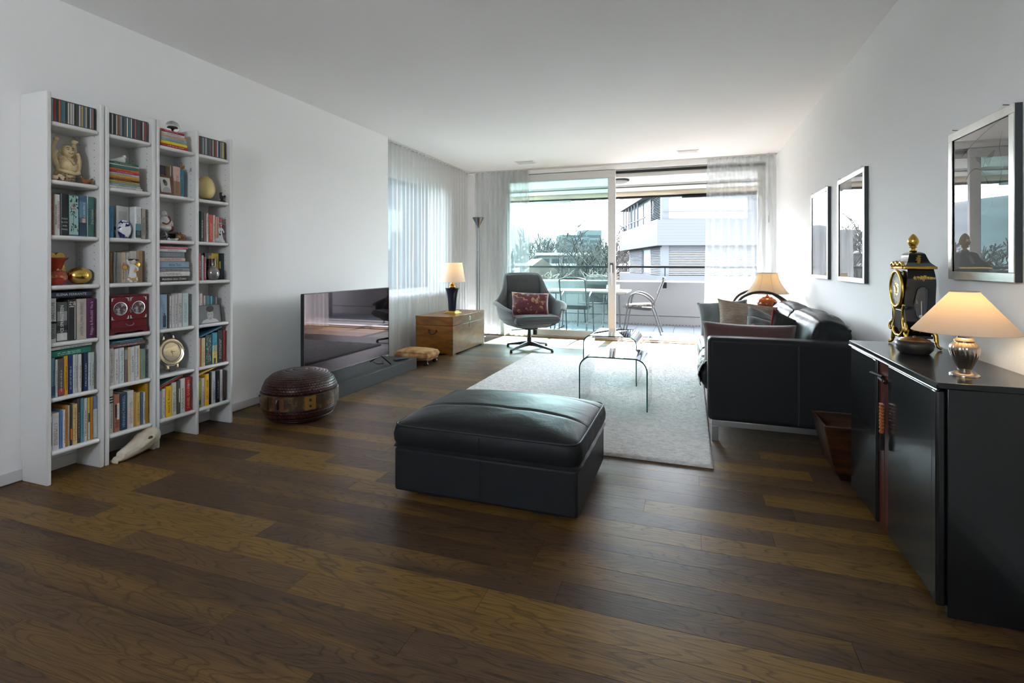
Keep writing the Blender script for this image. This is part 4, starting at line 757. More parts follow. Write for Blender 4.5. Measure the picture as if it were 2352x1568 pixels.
# ---- torchiere, switches, curtain rod
t = thing('floor_lamp', 'slender chrome uplighter floor lamp in the corner by the curtains', 'floor lamp', (-3.13, 7.36, 0)); MB().lathe([(.12, 0), (.12, .012), (.10, .018), (.02, .022)], 36).build('base', chrome, t)
for s in (-1, 1): MB().tube([(s * .019, 0, .02), (s * .019, 0, 1.72)], .0085, 10).build('pole', mat('dark_chrome', (.22, .23, .24), .2, 1), t)
for z in (.75, 1.35): MB().box(-.026, .026, -.006, .006, z, z + .008).build('pole_clip', chrome, t)
shell([(.006, 1.705), (.02, 1.73), (.088, 1.858), (.090, 1.862)], 36, 'cone_shade', MATS['dark_chrome'], t, .002); MB().lathe([(.0885, 1.858), (.093, 1.862), (.0885, 1.867)], 36).build('shade_rim', MATS['dark_chrome'], t)
t = thing('light_switch', 'white light switch plate on the wall behind the sofa lamp', 'switch', (1.055, 7.797, 1.02)); MB().box(-.03, .03, -.012, .0, 0, .13).build('plate', white_gloss, t, bevel=.003); MB().box(-.022, .022, -.016, -.012, .07, .12).build('rocker', white_gloss, t); MB().box(-.016, .016, -.015, -.012, .015, .047).build('socket', mat('grey_socket', (.3, .3, .3), .5), t)
t = thing('curtain_rod', 'thin white pull rod hanging at the right curtain', 'curtain rod', (.985, 7.60, 1.70)); MB().tube([(0, 0, .08), (0, 0, .905)], .004, 8).build('rod', mat('rod_grey', (.5, .5, .5), .3), t); MB().tube([(0, 0, 0), (0, 0, .09)], .007, 8).build('grip', mat('rod_grip', (.30, .30, .30), .4), t); MB().box(-.006, .006, -.006, .006, .90, .928).build('hook', alu, t)
# ------------------------------------------------------------------ bookcases
XW, XFS = XL, -3.133                                   # wall plane, front edge of the shelves
SHELF_Z = [1.895, 1.589, 1.299, 1.035, .735, .447, .17]
COLS = [(1.722, 1.952), (2.003, 2.248), (2.297, 2.543), (2.567, 2.812)]
shelfm = mat('white_bookcase', (.72, .72, .71), .35)
holem = mat('peg_hole', (.05, .05, .05), .8)
def bookcase(label, y_sides, cols, tops=2.046):
    y0 = y_sides[0][0]; t = thing('bookcase', label, 'bookcase', (XW, y0, 0)); D = XFS - XW
    for (a, b) in y_sides:                             # side panels, cut back over the baseboard
        MB().prism([(.002, .115), (.016, .10), (.016, 0), (D, 0), (D, tops), (.002, tops)], a - y0, b - y0, 'y').build('side_panel', shelfm, t, bevel=.006, seg=3)
    for c in cols:
        a, b = COLS[c]
        MB().box(.002, .010, a - y0, b - y0, .17, tops - .155).build('back_panel', shelfm, t)
        for i, z in enumerate(SHELF_Z):
            fr = D + (.004 if i in (3, 6) else -.006)
            s_ = MB().box(.011, fr, a - y0 + .001, b - y0 - .001, z - .023, z); s_.build('shelf', shelfm, t, bevel=.0105, seg=3)
        MB().box(.012, .028, a - y0, b - y0, .09, .147).build('plinth_rail', shelfm, t)
        hm_ = MB()
        for q in range(44):
            zz = .25 + q * .0385
            for xx in (.045, D - .05): hm_.box(xx - .002, xx + .002, b - y0 - .0006, b - y0 + .0006, zz - .002, zz + .002)
        hm_.build('peg_holes', holem, t)['kind'] = 'stuff'
    return t
bookcase('narrow white bookcase at the left end of the row', [(1.699, 1.721), (1.953, 1.976)], [0])
bookcase('narrow white bookcase second from the left with the skull under it', [(1.980, 2.002), (2.249, 2.272)], [1])
bookcase('double white bookcase at the right end of the row', [(2.275, 2.296), (2.544, 2.566), (2.813, 2.835)], [2, 3])

ORD = ['first', 'second', 'third', 'fourth', 'fifth', 'sixth', 'seventh', 'eighth', 'ninth', 'tenth', 'eleventh', 'twelfth', 'thirteenth', 'fourteenth', 'fifteenth', 'sixteenth', 'seventeenth', 'eighteenth', 'nineteenth', 'twentieth', 'twenty-first', 'twenty-second', 'twenty-third', 'twenty-fourth']
CW = ['leftmost', 'second', 'third', 'rightmost']
def cname(c):
    r, g, b = c; mx, mn = max(c), min(c); s_ = (mx - mn) / max(1, mx)
    if s_ < .14: return 'white' if mx > 180 else 'light grey' if mx > 130 else 'grey' if mx > 70 else 'black'
    if mx < 50: return 'black'
    if r >= g >= b:
        if r - b < 55 and mx > 160: return 'cream'
        if g > .72 * r: return 'yellow' if mx > 150 else 'olive'
        if g > .55 * r: return 'ochre' if mx > 140 else 'brown'
        return ('red' if g < .38 * r else 'rust') if mx > 90 else 'dark brown'
    if r >= b >= g: return 'purple' if b > .7 * r else ('dark red' if mx < 130 else 'red')
    if b >= g >= r: return 'dark blue' if mx < 100 else 'blue'
    if b >= r >= g: return 'purple'
    return 'dark green' if mx < 75 else 'teal green'
paper = mat('book_pages', (.62, .57, .48), .9, var=.12, vscale=120, vstretch=(1, 30, 1))
def lines(w, h, par, m, mtx, n=1, seed=0):             # lettering too small to read: rows of tiny word blocks
    r2 = random.Random(seed); mb = MB(); mb.m = mtx
    for k in range(n):
        x = -w / 2; yy = (k - (n - 1) / 2) * h * 1.5
        while x < w / 2 - h:
            l = min(r2.uniform(1.2, 4.2) * h, w / 2 - x); xx = x
            while xx < x + l - .2 * h:
                cw = h * r2.uniform(.38, .6); hh = h * r2.choice((.62, .62, 1)); mb.add([(xx, yy - h * .5, 0), (xx + cw * .62, yy - h * .5, 0), (xx + cw * .62, yy - h * .5 + hh, 0), (xx, yy - h * .5 + hh, 0)], [(0, 1, 2, 3)]); xx += cw
            x += l + h * .7
    o = mb.build('lettering', m, par, smooth=False); o['kind'] = 'stuff'; return o
def book_mesh(d, w_, h):
    c = .0018; mb = MB(); r_ = min(w_ * .18, .004)
    mb.prism([(-d, 0), (-r_, 0), (0, r_), (0, w_ - r_), (-r_, w_), (-d, w_), (-d, w_ - c), (-c - .001, w_ - c), (-c - .001, c), (-d, c)], 0, h, 'z')
    pg = MB().box(-d + .004, -c - .001, c, w_ - c, .003, h - .003); return mb, pg
def spine_text(o, txt, tc, w_, h, seed, flat=False):
    if not txt: return
    m = cmat(srgb(*tc), .6); E_ = .0006
    rowsv = txt.split('|')
    if flat: fr = lambda dy, dz: frame((E_, h / 2 + dz, w_ / 2 + dy), (0, 1, 0), (0, 0, 1))
    else: fr = lambda dy, dz: frame((E_, w_ / 2 - dy, h / 2 + dz), (0, 0, 1), (0, -1, 0))
    if txt == '~': lines(h * .6, min(w_ * .34, .006), o, m, fr(0, h * .04 * ((seed % 5) - 2)), 2 if w_ > .03 else 1, seed); return
    if rowsv[0].startswith('#'):
        for i, r_ in enumerate(rowsv): text_obj(r_[1:], min(.012, w_ * .33), m, o, frame((E_, w_ / 2, h * (.40 - .085 * i)), (0, 1, 0), (0, 0, 1)), maxw=w_ * .82)
        return
    n = len(rowsv)
    for i, r_ in enumerate(rowsv):
        dy = ((n - 1) / 2 - i) * w_ * .40
        mm = m if i == 0 else cmat(srgb(165, 60, 45), .6) if tc[0] < 40 and 'MAGNANI' in txt else cmat(srgb(205, 205, 195), .6)
        text_obj(r_, min(w_ * (.62 if n == 1 else .42), .022), mm, o, fr(dy, 0), maxw=h * .84)
BOOKS = [
(1,3,1.721,1.743,0.214,(110,48,30),'',None),
(1,3,1.743,1.772,0.215,(205,205,200),'FRANCA MAGNANI|EINE ITALIENISCHE FAMILIE',(25,25,25)),
(1,3,1.772,1.808,0.222,(22,23,26),'#PHILIP|#ROTH|#DER|#MAKEL',(190,190,190)),
(1,3,1.808,1.857,0.222,(70,105,105),'',None),
(1,3,1.857,1.899,0.224,(70,100,125),'',None),
(1,3,1.899,1.937,0.222,(62,108,100),'IRWIN SHAW|Das Sommer',(20,30,30)),
(2,3,2.014,2.040,0.180,(45,120,165),'Max Frisch Stiller',(20,35,60)),
(2,3,2.156,2.193,0.192,(200,205,203),'~',(120,130,135)),
(2,3,2.193,2.225,0.185,(168,158,148),'~',(80,70,65)),
(2,4,2.014,2.022,0.192,(40,70,70),'',None),
(2,4,2.023,2.037,0.182,(110,50,120),'~',(220,200,220)),
(2,4,2.038,2.057,0.179,(140,95,50),'~',(50,30,20)),
(2,4,2.058,2.074,0.181,(140,150,148),'',None),
(2,4,2.074,2.097,0.180,(170,175,168),'~',(150,130,60)),
(2,4,2.097,2.127,0.181,(200,180,155),'~',(80,60,50)),
(2,4,2.127,2.154,0.180,(185,178,172),'~',(70,65,65)),
(2,4,2.154,2.195,0.189,(200,196,190),'~',(90,90,90)),
(2,4,2.196,2.229,0.195,(175,148,115),'',None),
(1,5,1.721,1.754,0.231,(190,190,190),'KEITH RICHARDS LIFE',(30,30,30)),
(1,5,1.754,1.808,0.209,(75,78,78),'BRUCE SPRINGSTEEN',(225,228,228)),
(1,5,1.808,1.848,0.220,(25,26,28),'',None),
(1,5,1.848,1.900,0.221,(180,170,160),'LAVATER-SLOMAN  EINSAMKEIT',(105,95,85)),
(1,5,1.900,1.944,0.221,(85,28,75),'Philippe de Rothschild  Vive la',(205,175,200)),
(1,6,1.721,1.730,0.185,(150,150,150),'',None),
(1,6,1.730,1.748,0.207,(85,130,155),'~',(40,70,100)),
(1,6,1.748,1.759,0.197,(205,205,205),'~',(60,60,60)),
(1,6,1.759,1.788,0.199,(85,80,78),'~',(210,205,200)),
(1,6,1.788,1.808,0.212,(205,155,40),'~',(90,60,20)),
(1,6,1.808,1.831,0.207,(35,50,105),'~',(180,190,215)),
(1,6,1.831,1.843,0.210,(195,205,203),'~',(70,75,75)),
(1,6,1.843,1.855,0.208,(200,200,200),'~',(50,50,50)),
(1,6,1.855,1.871,0.207,(205,203,200),'~',(150,50,45)),
(1,6,1.871,1.881,0.207,(20,20,22),'',None),
(1,6,1.881,1.906,0.211,(28,45,85),'~',(190,200,220)),
(1,6,1.906,1.919,0.209,(190,200,200),'~',(60,65,70)),
(1,6,1.919,1.935,0.208,(198,205,203),'~',(60,60,60)),
(2,6,2.014,2.040,0.213,(205,200,195),'DOSSEY  Wahre Gesundheit finden',(35,35,35)),
(2,6,2.040,2.069,0.207,(208,205,203),'~',(50,50,50)),
(2,6,2.069,2.097,0.209,(195,205,208),'Neue Therapien mit Bach',(60,110,130)),
(2,6,2.097,2.118,0.199,(115,95,92),'',None),
(2,6,2.118,2.131,0.204,(200,180,140),'',None),
(2,6,2.131,2.156,0.204,(205,205,205),'ENGELKRÄFTE',(45,45,45)),
(2,6,2.156,2.188,0.208,(205,203,200),'Thomas Gordon Familienkonferenz',(25,25,25)),
(2,6,2.188,2.192,0.186,(185,150,35),'',None),
(2,6,2.192,2.222,0.183,(125,148,138),'~',(90,110,105)),
(1,7,1.722,1.733,0.194,(60,45,38),'~',(215,210,205)),
(1,7,1.733,1.769,0.193,(205,202,202),'~',(120,95,90)),
(1,7,1.769,1.781,0.200,(85,120,175),'~',(40,60,100)),
(1,7,1.781,1.794,0.201,(205,200,196),'~',(50,50,50)),
(1,7,1.794,1.807,0.221,(165,115,45),'',None),
(1,7,1.807,1.816,0.218,(205,185,160),'~',(150,70,50)),
(1,7,1.816,1.827,0.220,(40,60,65),'',None),
(1,7,1.827,1.852,0.217,(215,185,115),'Das Fünf Elemente Kochbuch',(90,65,40)),
(1,7,1.852,1.867,0.243,(75,62,58),'~',(170,160,150)),
(1,7,1.867,1.881,0.241,(75,135,150),'~',(40,80,95)),
(1,7,1.881,1.903,0.236,(198,198,198),'~',(150,60,60)),
(1,7,1.903,1.914,0.235,(200,175,70),'',None),
(1,7,1.915,1.928,0.236,(190,125,30),'~',(120,70,20)),
(1,7,1.928,1.951,0.236,(115,150,180),'~',(225,230,235)),
(2,7,2.012,2.037,0.252,(190,188,185),'~',(60,55,55)),
(2,7,2.037,2.073,0.218,(165,105,85),'~',(30,25,22)),
(2,7,2.073,2.113,0.218,(40,62,82),'HENNING MANKELL',(150,170,185)),
(2,7,2.113,2.149,0.222,(202,198,196),'~',(185,90,55)),
(2,7,2.149,2.161,0.208,(190,150,75),'',None),
(2,7,2.161,2.188,0.201,(200,160,80),'~',(90,60,30)),
(2,7,2.188,2.206,0.195,(60,100,125),'',None),
(2,7,2.206,2.219,0.195,(200,195,195),'~',(70,60,60)),
(2,7,2.219,2.240,0.244,(180,135,20),'',None),
(3,2,2.312,2.331,0.193,(205,185,165),'',None),
(3,2,2.331,2.366,0.187,(62,48,66),'~',(190,180,195)),
(3,2,2.366,2.402,0.186,(98,78,62),'~',(200,170,90)),
(3,2,2.402,2.411,0.197,(200,180,125),'',None),
(3,2,2.411,2.423,0.186,(95,115,120),'',None),
(3,2,2.423,2.473,0.195,(200,170,160),'~',(90,60,60)),
(3,2,2.473,2.502,0.183,(70,140,165),'~',(20,60,80)),
(4,3,2.582,2.590,0.207,(30,55,52),'',None),
(4,3,2.591,2.616,0.205,(38,62,58),'~',(205,215,213)),
(4,3,2.616,2.635,0.197,(120,95,90),'~',(60,45,45)),
(4,3,2.635,2.656,0.197,(205,202,200),'~',(40,40,40)),
(4,3,2.656,2.688,0.190,(185,55,35),'~',(225,150,130)),
(4,3,2.688,2.711,0.190,(195,175,155),'~',(60,50,45)),
(4,3,2.711,2.727,0.179,(195,155,135),'~',(60,45,40)),
(4,3,2.727,2.744,0.178,(190,150,130),'',None),
(4,3,2.744,2.757,0.177,(170,70,75),'',None),
(4,4,2.580,2.600,0.183,(175,55,55),'~',(225,180,175)),
(4,4,2.600,2.615,0.170,(190,195,198),'~',(110,110,115)),
(4,4,2.616,2.639,0.160,(140,60,70),'~',(220,180,185)),
(3,5,2.309,2.360,0.219,(135,165,185),'~',(60,85,120)),
(3,5,2.360,2.372,0.215,(45,45,48),'',None),
(3,5,2.372,2.388,0.206,(205,190,185),'~',(40,40,40)),
(3,5,2.388,2.407,0.211,(195,195,195),'~',(120,120,120)),
(3,5,2.407,2.428,0.214,(190,190,190),'~',(70,70,70)),
(3,5,2.428,2.459,0.220,(195,193,190),'~',(70,70,70)),
(3,5,2.459,2.507,0.219,(178,198,200),'~',(110,125,130)),
(4,5,2.580,2.592,0.192,(45,40,40),'',None),
(4,5,2.593,2.611,0.211,(205,195,190),'~',(165,60,60)),
(4,5,2.611,2.638,0.209,(205,190,190),'~',(90,70,70)),
(4,5,2.638,2.660,0.192,(190,180,172),'~',(70,65,60)),
(4,5,2.660,2.695,0.190,(70,125,130),'',None),
(4,5,2.695,2.716,0.185,(80,155,170),'~',(30,70,80)),
(4,5,2.716,2.739,0.181,(40,90,98),'',None),
(4,5,2.739,2.754,0.179,(165,150,145),'~',(60,50,50)),
(4,6,2.580,2.589,0.195,(205,190,165),'',None),
(4,6,2.589,2.597,0.195,(190,60,35),'',None),
(4,6,2.597,2.629,0.193,(205,185,145),'~',(150,110,60)),
(4,6,2.629,2.680,0.210,(45,62,62),'',None),
(4,6,2.681,2.725,0.218,(40,140,160),'~',(25,35,35)),
(4,6,2.726,2.772,0.229,(28,34,34),'~',(190,190,185)),
(4,6,2.773,2.792,0.226,(150,35,40),'',None),
(3,7,2.309,2.322,0.177,(155,165,168),'',None),
(3,7,2.323,2.349,0.185,(205,200,198),'~',(50,50,50)),
(3,7,2.349,2.387,0.197,(225,180,20),'Horst E. Richter',(25,22,15)),
(3,7,2.387,2.420,0.212,(195,192,172),'~',(60,60,55)),
(3,7,2.421,2.447,0.214,(80,82,76),'',None),
(3,7,2.448,2.484,0.224,(205,202,198),'~',(45,40,40)),
(3,7,2.484,2.526,0.224,(165,15,40),'DANIEL GOLEMAN',(215,180,90)),
(4,7,2.578,2.597,0.185,(165,165,40),'',None),
(4,7,2.598,2.628,0.195,(205,195,190),'~',(80,70,70)),
(4,7,2.629,2.658,0.217,(235,180,30),'TATORT FAMILIE',(25,20,15)),
(4,7,2.659,2.680,0.222,(35,42,48),'',None),
(4,7,2.681,2.713,0.224,(190,192,195),'~',(60,60,60)),
(4,7,2.714,2.743,0.222,(28,28,30),'~',(195,195,195)),
(4,7,2.744,2.769,0.225,(185,180,180),'~',(90,85,85)),
(4,7,2.770,2.794,0.215,(48,38,34),'~',(120,100,90))]
_cnt = {}
brnd = random.Random(3)
BOOK_O = {}
for (c, s, y0, y1, h, rgb, txt, tc) in BOOKS:
    i = _cnt.get((c, s), 0); _cnt[(c, s)] = i + 1
    d = brnd.uniform(.125, .160); w_ = max(.006, y1 - y0 - .0008); back = brnd.uniform(0, .006)
    if (c, s) in ((3, 2), (4, 5), (2, 4)): d = min(d, .135); back += .034
    mb, pg = book_mesh(d, w_, h)
    m = mat('cover_%d_%d_%d' % rgb, srgb(*rgb), brnd.choice((.3, .45, .6)), var=.06, vscale=30)
    o = mb.build('book', m, None, loc=(-3.150 - back, y0, SHELF_Z[s - 1] + .0005), ang=30)
    tag(o, '%s book, %s from left on %s shelf from top, %s bookcase column' % (cname(rgb), ORD[i], ORD[s - 1], CW[c - 1]), 'book', 'books standing in the bookcases')
    pg.build('pages', paper, o, smooth=False); BOOK_O[(c, s, i)] = o
    spine_text(o, txt, tc, w_, h, int(y0 * 1e4))
def patch(o, y0, y1, z0, z1, rgb, e=.0005, name='cover_print'):      # flat printed area on a spine
    return MB().add([(e, y0, z0), (e, y1, z0), (e, y1, z1), (e, y0, z1)], [(0, 1, 2, 3)]).build(name, cmat(srgb(*rgb), .5), o, smooth=False)
def forest(o, w_, h, seed, sky, ink):
    patch(o, .003, w_ - .003, h * .03, h * .97, sky, .0004); r2 = random.Random(seed); mb = MB()
    for k in range(60):
        y = r2.uniform(.004, w_ - .008); z = r2.choice((r2.uniform(.7, .95), r2.uniform(.45, .7), r2.uniform(.1, .3))) * h; a = r2.uniform(.002, .007); b = r2.uniform(.001, .005)
        mb.add([(.0006, y, z), (.0006, min(y + a, w_ - .003), z - b), (.0006, min(y + a * 1.3, w_ - .003), z + b), (.0006, y + a * .4, z + b * 1.6)], [(0, 1, 2, 3)])
    mb.box(.0005, .0006, w_ * .45, w_ * .48, h * .1, h * .6); mb.build('cover_print', cmat(srgb(*ink), .6), o, smooth=False)['kind'] = 'stuff'
o = BOOK_O[(1, 3, 3)]; forest(o, .049, .222, 1, (150, 185, 178), (28, 34, 34)); lines(.03, .010, o, cmat(srgb(190, 70, 85), .6), frame((.0008, .03, .155), (0, 1, 0), (0, 0, 1)), 2, 3)
o = BOOK_O[(1, 3, 4)]; patch(o, .003, .039, .10, .19, (90, 130, 150)); patch(o, .004, .038, .006, .075, (40, 62, 82)); patch(o, .016, .036, .075, .105, (180, 140, 125)); lines(.11, .007, o, cmat(srgb(190, 205, 210), .6), frame((.0008, .026, .13), (0, 0, 1), (0, -1, 0)), 1, 5)
o = BOOK_O[(1, 3, 0)]
for z in (.02, .055, .085, .12, .155, .19): patch(o, .003, .019, z, z + .003, (140, 85, 40))
o = BOOK_O[(1, 5, 0)]; patch(o, .001, .03, .02, .11, (120, 122, 122)); patch(o, .001, .03, .10, .12, (215, 215, 215))
o = BOOK_O[(1, 5, 1)]; patch(o, .002, .05, .006, .045, (200, 200, 200)); patch(o, .004, .05, .11, .16, (140, 142, 142)); patch(o, .003, .05, .06, .085, (35, 36, 38))
o = BOOK_O[(1, 5, 2)]; lines(.03, .008, o, cmat(srgb(225, 205, 200), .6), frame((.0007, .02, .195), (0, 1, 0), (0, 0, 1)), 3, 9); patch(o, .030, .0335, .004, .21, (200, 200, 196))
o = BOOK_O[(2, 3, 1)]; patch(o, .001, .036, .05, .09, (70, 135, 145)); patch(o, .001, .036, .006, .05, (30, 60, 68))
o = BOOK_O[(1, 6, 1)]; patch(o, .001, .022, .01, .06, (40, 80, 120))
o = BOOK_O[(1, 6, 3)]; patch(o, .002, .028, .012, .04, (175, 60, 55))
o = BOOK_O[(1, 7, 0)]; patch(o, .001, .012, .0, .028, (205, 203, 200)); patch(o, .001, .012, .13, .133, (205, 203, 200)); patch(o, .001, .012, .15, .18, (205, 203, 200))
o = BOOK_O[(1, 7, 6)]; patch(o, .001, .010, .03, .09, (190, 110, 50))
o = BOOK_O[(1, 7, 13)]; patch(o, .0005, .022, .004, .165, (200, 205, 206))
o = BOOK_O[(1, 7, 11)]; patch(o, .0005, .010, .004, .10, (195, 198, 198)); patch(o, .0005, .010, .10, .15, (60, 85, 95))
o = BOOK_O[(2, 7, 0)]
for z in (.175, .19, .205): patch(o, .003, .022, z, z + .008, (25, 25, 25))
o = BOOK_O[(2, 7, 1)]; patch(o, .008, .026, .085, .16, (35, 30, 28)); patch(o, .018, .032, .07, .165, (215, 205, 195), .0006)
o = BOOK_O[(2, 6, 3)]; patch(o, .001, .02, .135, .19, (150, 145, 143))
o = BOOK_O[(3, 2, 5)]; patch(o, .001, .05, .002, .10, (150, 120, 90))
o = BOOK_O[(3, 5, 0)]; patch(o, .02, .04, .01, .085, (22, 24, 28)); patch(o, .026, .034, .085, .1, (22, 24, 28))
o = BOOK_O[(4, 6, 3)]; forest(o, .046, .20, 4, (45, 62, 62), (130, 165, 165)); lines(.03, .007, o, cmat(srgb(200, 110, 50), .6), frame((.0008, .022, .075), (0, 1, 0), (0, 0, 1)), 2, 3)
o = BOOK_O[(4, 6, 4)]; patch(o, .001, .039, .004, .085, (215, 190, 90)); patch(o, .001, .039, .085, .13, (165, 175, 140)); patch(o, .012, .028, .0, .04, (60, 50, 40), .0007)
o = BOOK_O[(3, 7, 4)]; patch(o, .014, .021, .075, .165, (205, 205, 200))
o = BOOK_O[(4, 7, 0)]; patch(o, .001, .017, .02, .05, (60, 110, 125))
o = BOOK_O[(3, 7, 6)]; patch(o, .014, .03, .165, .18, (60, 150, 175))

# flat lying books: (column, shelf, y0, y1, z above shelf, thickness, rgb, text, text rgb, tilt about x)
FLATS = [(1, 5, 1.722, 1.922, .234, .029, (34, 42, 60), 'ELENA FERRANTE', (190, 195, 205), 0),
 (1, 6, 1.726, 1.917, .206, .034, (20, 105, 88), '~', (190, 215, 205), 1.5), (1, 6, 1.722, 1.920, .2445, .015, (175, 175, 172), '~', (50, 50, 50), 1.5),
 (2, 6, 2.014, 2.215, .2135, .020, (115, 82, 85), '~', (205, 190, 190), 0), (2, 6, 2.018, 2.205, .234, .008, (60, 78, 85), '~', (190, 200, 205), 0), (2, 6, 2.025, 2.200, .2425, .008, (50, 110, 125), '~', (210, 220, 225), 0)]
z = 0
for th, c_, tx, tcc, l in ((.012, (205, 203, 200), '~', (90, 90, 90), .186), (.011, (160, 175, 178), '~', (70, 70, 70), .176), (.011, (120, 145, 138), '', None, .172), (.009, (190, 160, 60), '~', (80, 60, 30), .170), (.011, (60, 55, 50), '~', (190, 150, 60), .169), (.010, (190, 125, 45), '~', (80, 40, 20), .168),
                           (.010, (190, 160, 80), '', None, .170), (.013, (185, 185, 182), '~', (70, 70, 70), .167), (.012, (165, 50, 85), '~', (225, 190, 200), .166), (.013, (205, 110, 40), '~', (90, 40, 20), .168), (.016, (45, 110, 108), '', None, .165), (.008, (205, 195, 175), '~', (90, 60, 50), .168), (.012, (35, 100, 82), '~', (180, 205, 195), .164)):
    FLATS.append((2, 2, 2.012, 2.012 + l, z, th, c_, tx, tcc, 0)); z += th + .0004
STACK2 = z; z = 0
for th, c_, tx, tcc, l, y_ in ((.017, (165, 40, 50), '~', (225, 180, 180), .185, 2.312), (.019, (225, 205, 25), '', None, .178, 2.314), (.013, (150, 175, 178), '~', (80, 95, 100), .172, 2.314), (.012, (170, 185, 185), '~', (80, 95, 100), .172, 2.315), (.012, (205, 165, 145), '~', (150, 90, 70), .170, 2.315), (.018, (205, 203, 200), '~', (110, 110, 110), .155, 2.318), (.014, (160, 35, 45), '~', (225, 170, 170), .152, 2.319)):
    FLATS.append((3, 1, y_, y_ + l, z, th, c_, tx, tcc, 0)); z += th + .0004
STACK3 = z; z = 0
for th, c_, tx, tcc, l in ((.030, (32, 31, 30), 'Ansichten eines Clowns', (225, 220, 210), .192), (.032, (205, 203, 200), '~', (110, 95, 90), .205), (.023, (130, 130, 130), '~', (50, 50, 50), .202), (.040, (120, 150, 170), 'Amy Tan', (40, 60, 80), .200), (.025, (195, 165, 155), 'ISABEL ALLENDE', (110, 90, 95), .172), (.037, (95, 120, 128), '~', (190, 140, 140), .166), (.017, (200, 200, 198), 'Bernhard Schlink', (60, 60, 60), .178), (.016, (185, 100, 120), '~', (230, 190, 205), .192)):
    FLATS.append((3, 4, 2.306, 2.306 + l, z, th, c_, tx, tcc, 0)); z += th + .0004
FLATS += [(4, 6, 2.590, 2.765, .198, .012, (45, 95, 120), '~', (150, 180, 195), 16.5), (4, 7, 2.578, 2.720, .218, .012, (200, 165, 75), '', None, 13), (3, 7, 2.302, 2.470, .190, .010, (150, 40, 45), '', None, 17.5), (3, 7, 2.300, 2.472, .2025, .008, (80, 105, 100), '~', (190, 195, 195), 17.5)]
_fc = {}
for (c, s, y0, y1, z, th, rgb, txt, tc, tilt) in FLATS:
    i = _fc.get((c, s), 0); _fc[(c, s)] = i + 1; l = y1 - y0; d = .13
    mb, pg = book_mesh(d, th, l); rot = Matrix.Rotation(R(90), 4, 'X')       # spine stays +x, height runs along +y
    for q in (mb, pg): q.v = [(v[0], v[2], v[1]) for v in q.v]; q.f = [f[::-1] for f in q.f]
    o = mb.build('book', mat('cover_%d_%d_%d' % rgb, srgb(*rgb), .45, var=.06, vscale=30), None, loc=(-3.150, y0, SHELF_Z[s - 1] + z + .0008), rot=(R(tilt), 0, 0), ang=30)
    tag(o, '%s book lying flat, %s up from the pile bottom, %s shelf, %s bookcase column' % (cname(rgb), ORD[i], ORD[s - 1], CW[c - 1]), 'book', 'books lying flat in the bookcases')
    pg.build('pages', paper, o, smooth=False)
    if txt: spine_text(o, txt, tc, th, l, i * 7 + c, True)
# CDs
CD_COLS = [(70, 70, 70), (150, 150, 150), (150, 50, 45), (70, 72, 74), (170, 110, 60), (60, 110, 130), (70, 125, 145), (60, 60, 62), (190, 185, 178), (195, 190, 182), (190, 188, 182), (45, 48, 48), (75, 72, 72), (190, 188, 185), (180, 160, 90), (85, 105, 125), (180, 172, 165), (60, 72, 74), (165, 180, 178), (165, 120, 115), (45, 35, 35)]
CD_C2 = [(190, 180, 172), (60, 60, 62), (190, 188, 184), (60, 58, 58), (195, 188, 180), (150, 105, 70), (150, 160, 165), (62, 72, 80), (90, 105, 115), (200, 198, 192), (60, 130, 135), (185, 178, 170), (60, 70, 90), (150, 95, 90), (75, 75, 78), (80, 80, 82), (60, 45, 45), (190, 180, 175), (165, 75, 90), (110, 85, 75)]
CD_C4 = [(40, 42, 42), (160, 60, 55), (85, 85, 85), (70, 110, 130), (190, 175, 170), (85, 125, 135), (195, 195, 192), (75, 95, 105), (70, 100, 115), (150, 80, 75), (75, 78, 80), (195, 193, 190), (70, 62, 62), (165, 65, 60), (200, 200, 198), (80, 110, 130), (70, 70, 72), (185, 165, 160), (190, 190, 190), (190, 170, 80), (40, 40, 42)]
casem = mat('cd_jewel_case', (.10, .10, .10), .15, 0, .6); cdc = MB().box(-.138, 0, 0, .0100, 0, .1245).mesh('cd_case', smooth=False); cdc.materials.append(casem)
for c, cols, y0, y1 in ((1, CD_COLS, 1.7235, 1.946), (2, CD_C2, 2.006, 2.240), (4, CD_C4, 2.570, 2.798)):
    n = len(cols); st = (y1 - y0) / n
    for i, rgb in enumerate(cols):
        o = obj('cd_case', cdc, None, None, (-3.158 - brnd.uniform(0, .003), y0 + i * st, SHELF_Z[0] + .0005))
        tag(o, '%s CD case, %s from left on the top shelf, %s bookcase column' % (cname(rgb), ORD[i], CW[c - 1]), 'CD case', 'CD cases on the top shelves')
        key = 'cdspine_%d_%d_%d' % rgb
        if key not in bpy.data.meshes:
            me = MB().box(0, .0004, .0014, .0086, .006, .1185).mesh(key, smooth=False); me.materials.append(cmat(srgb(*rgb), .4))
        obj('spine_card', bpy.data.meshes[key], None, o)
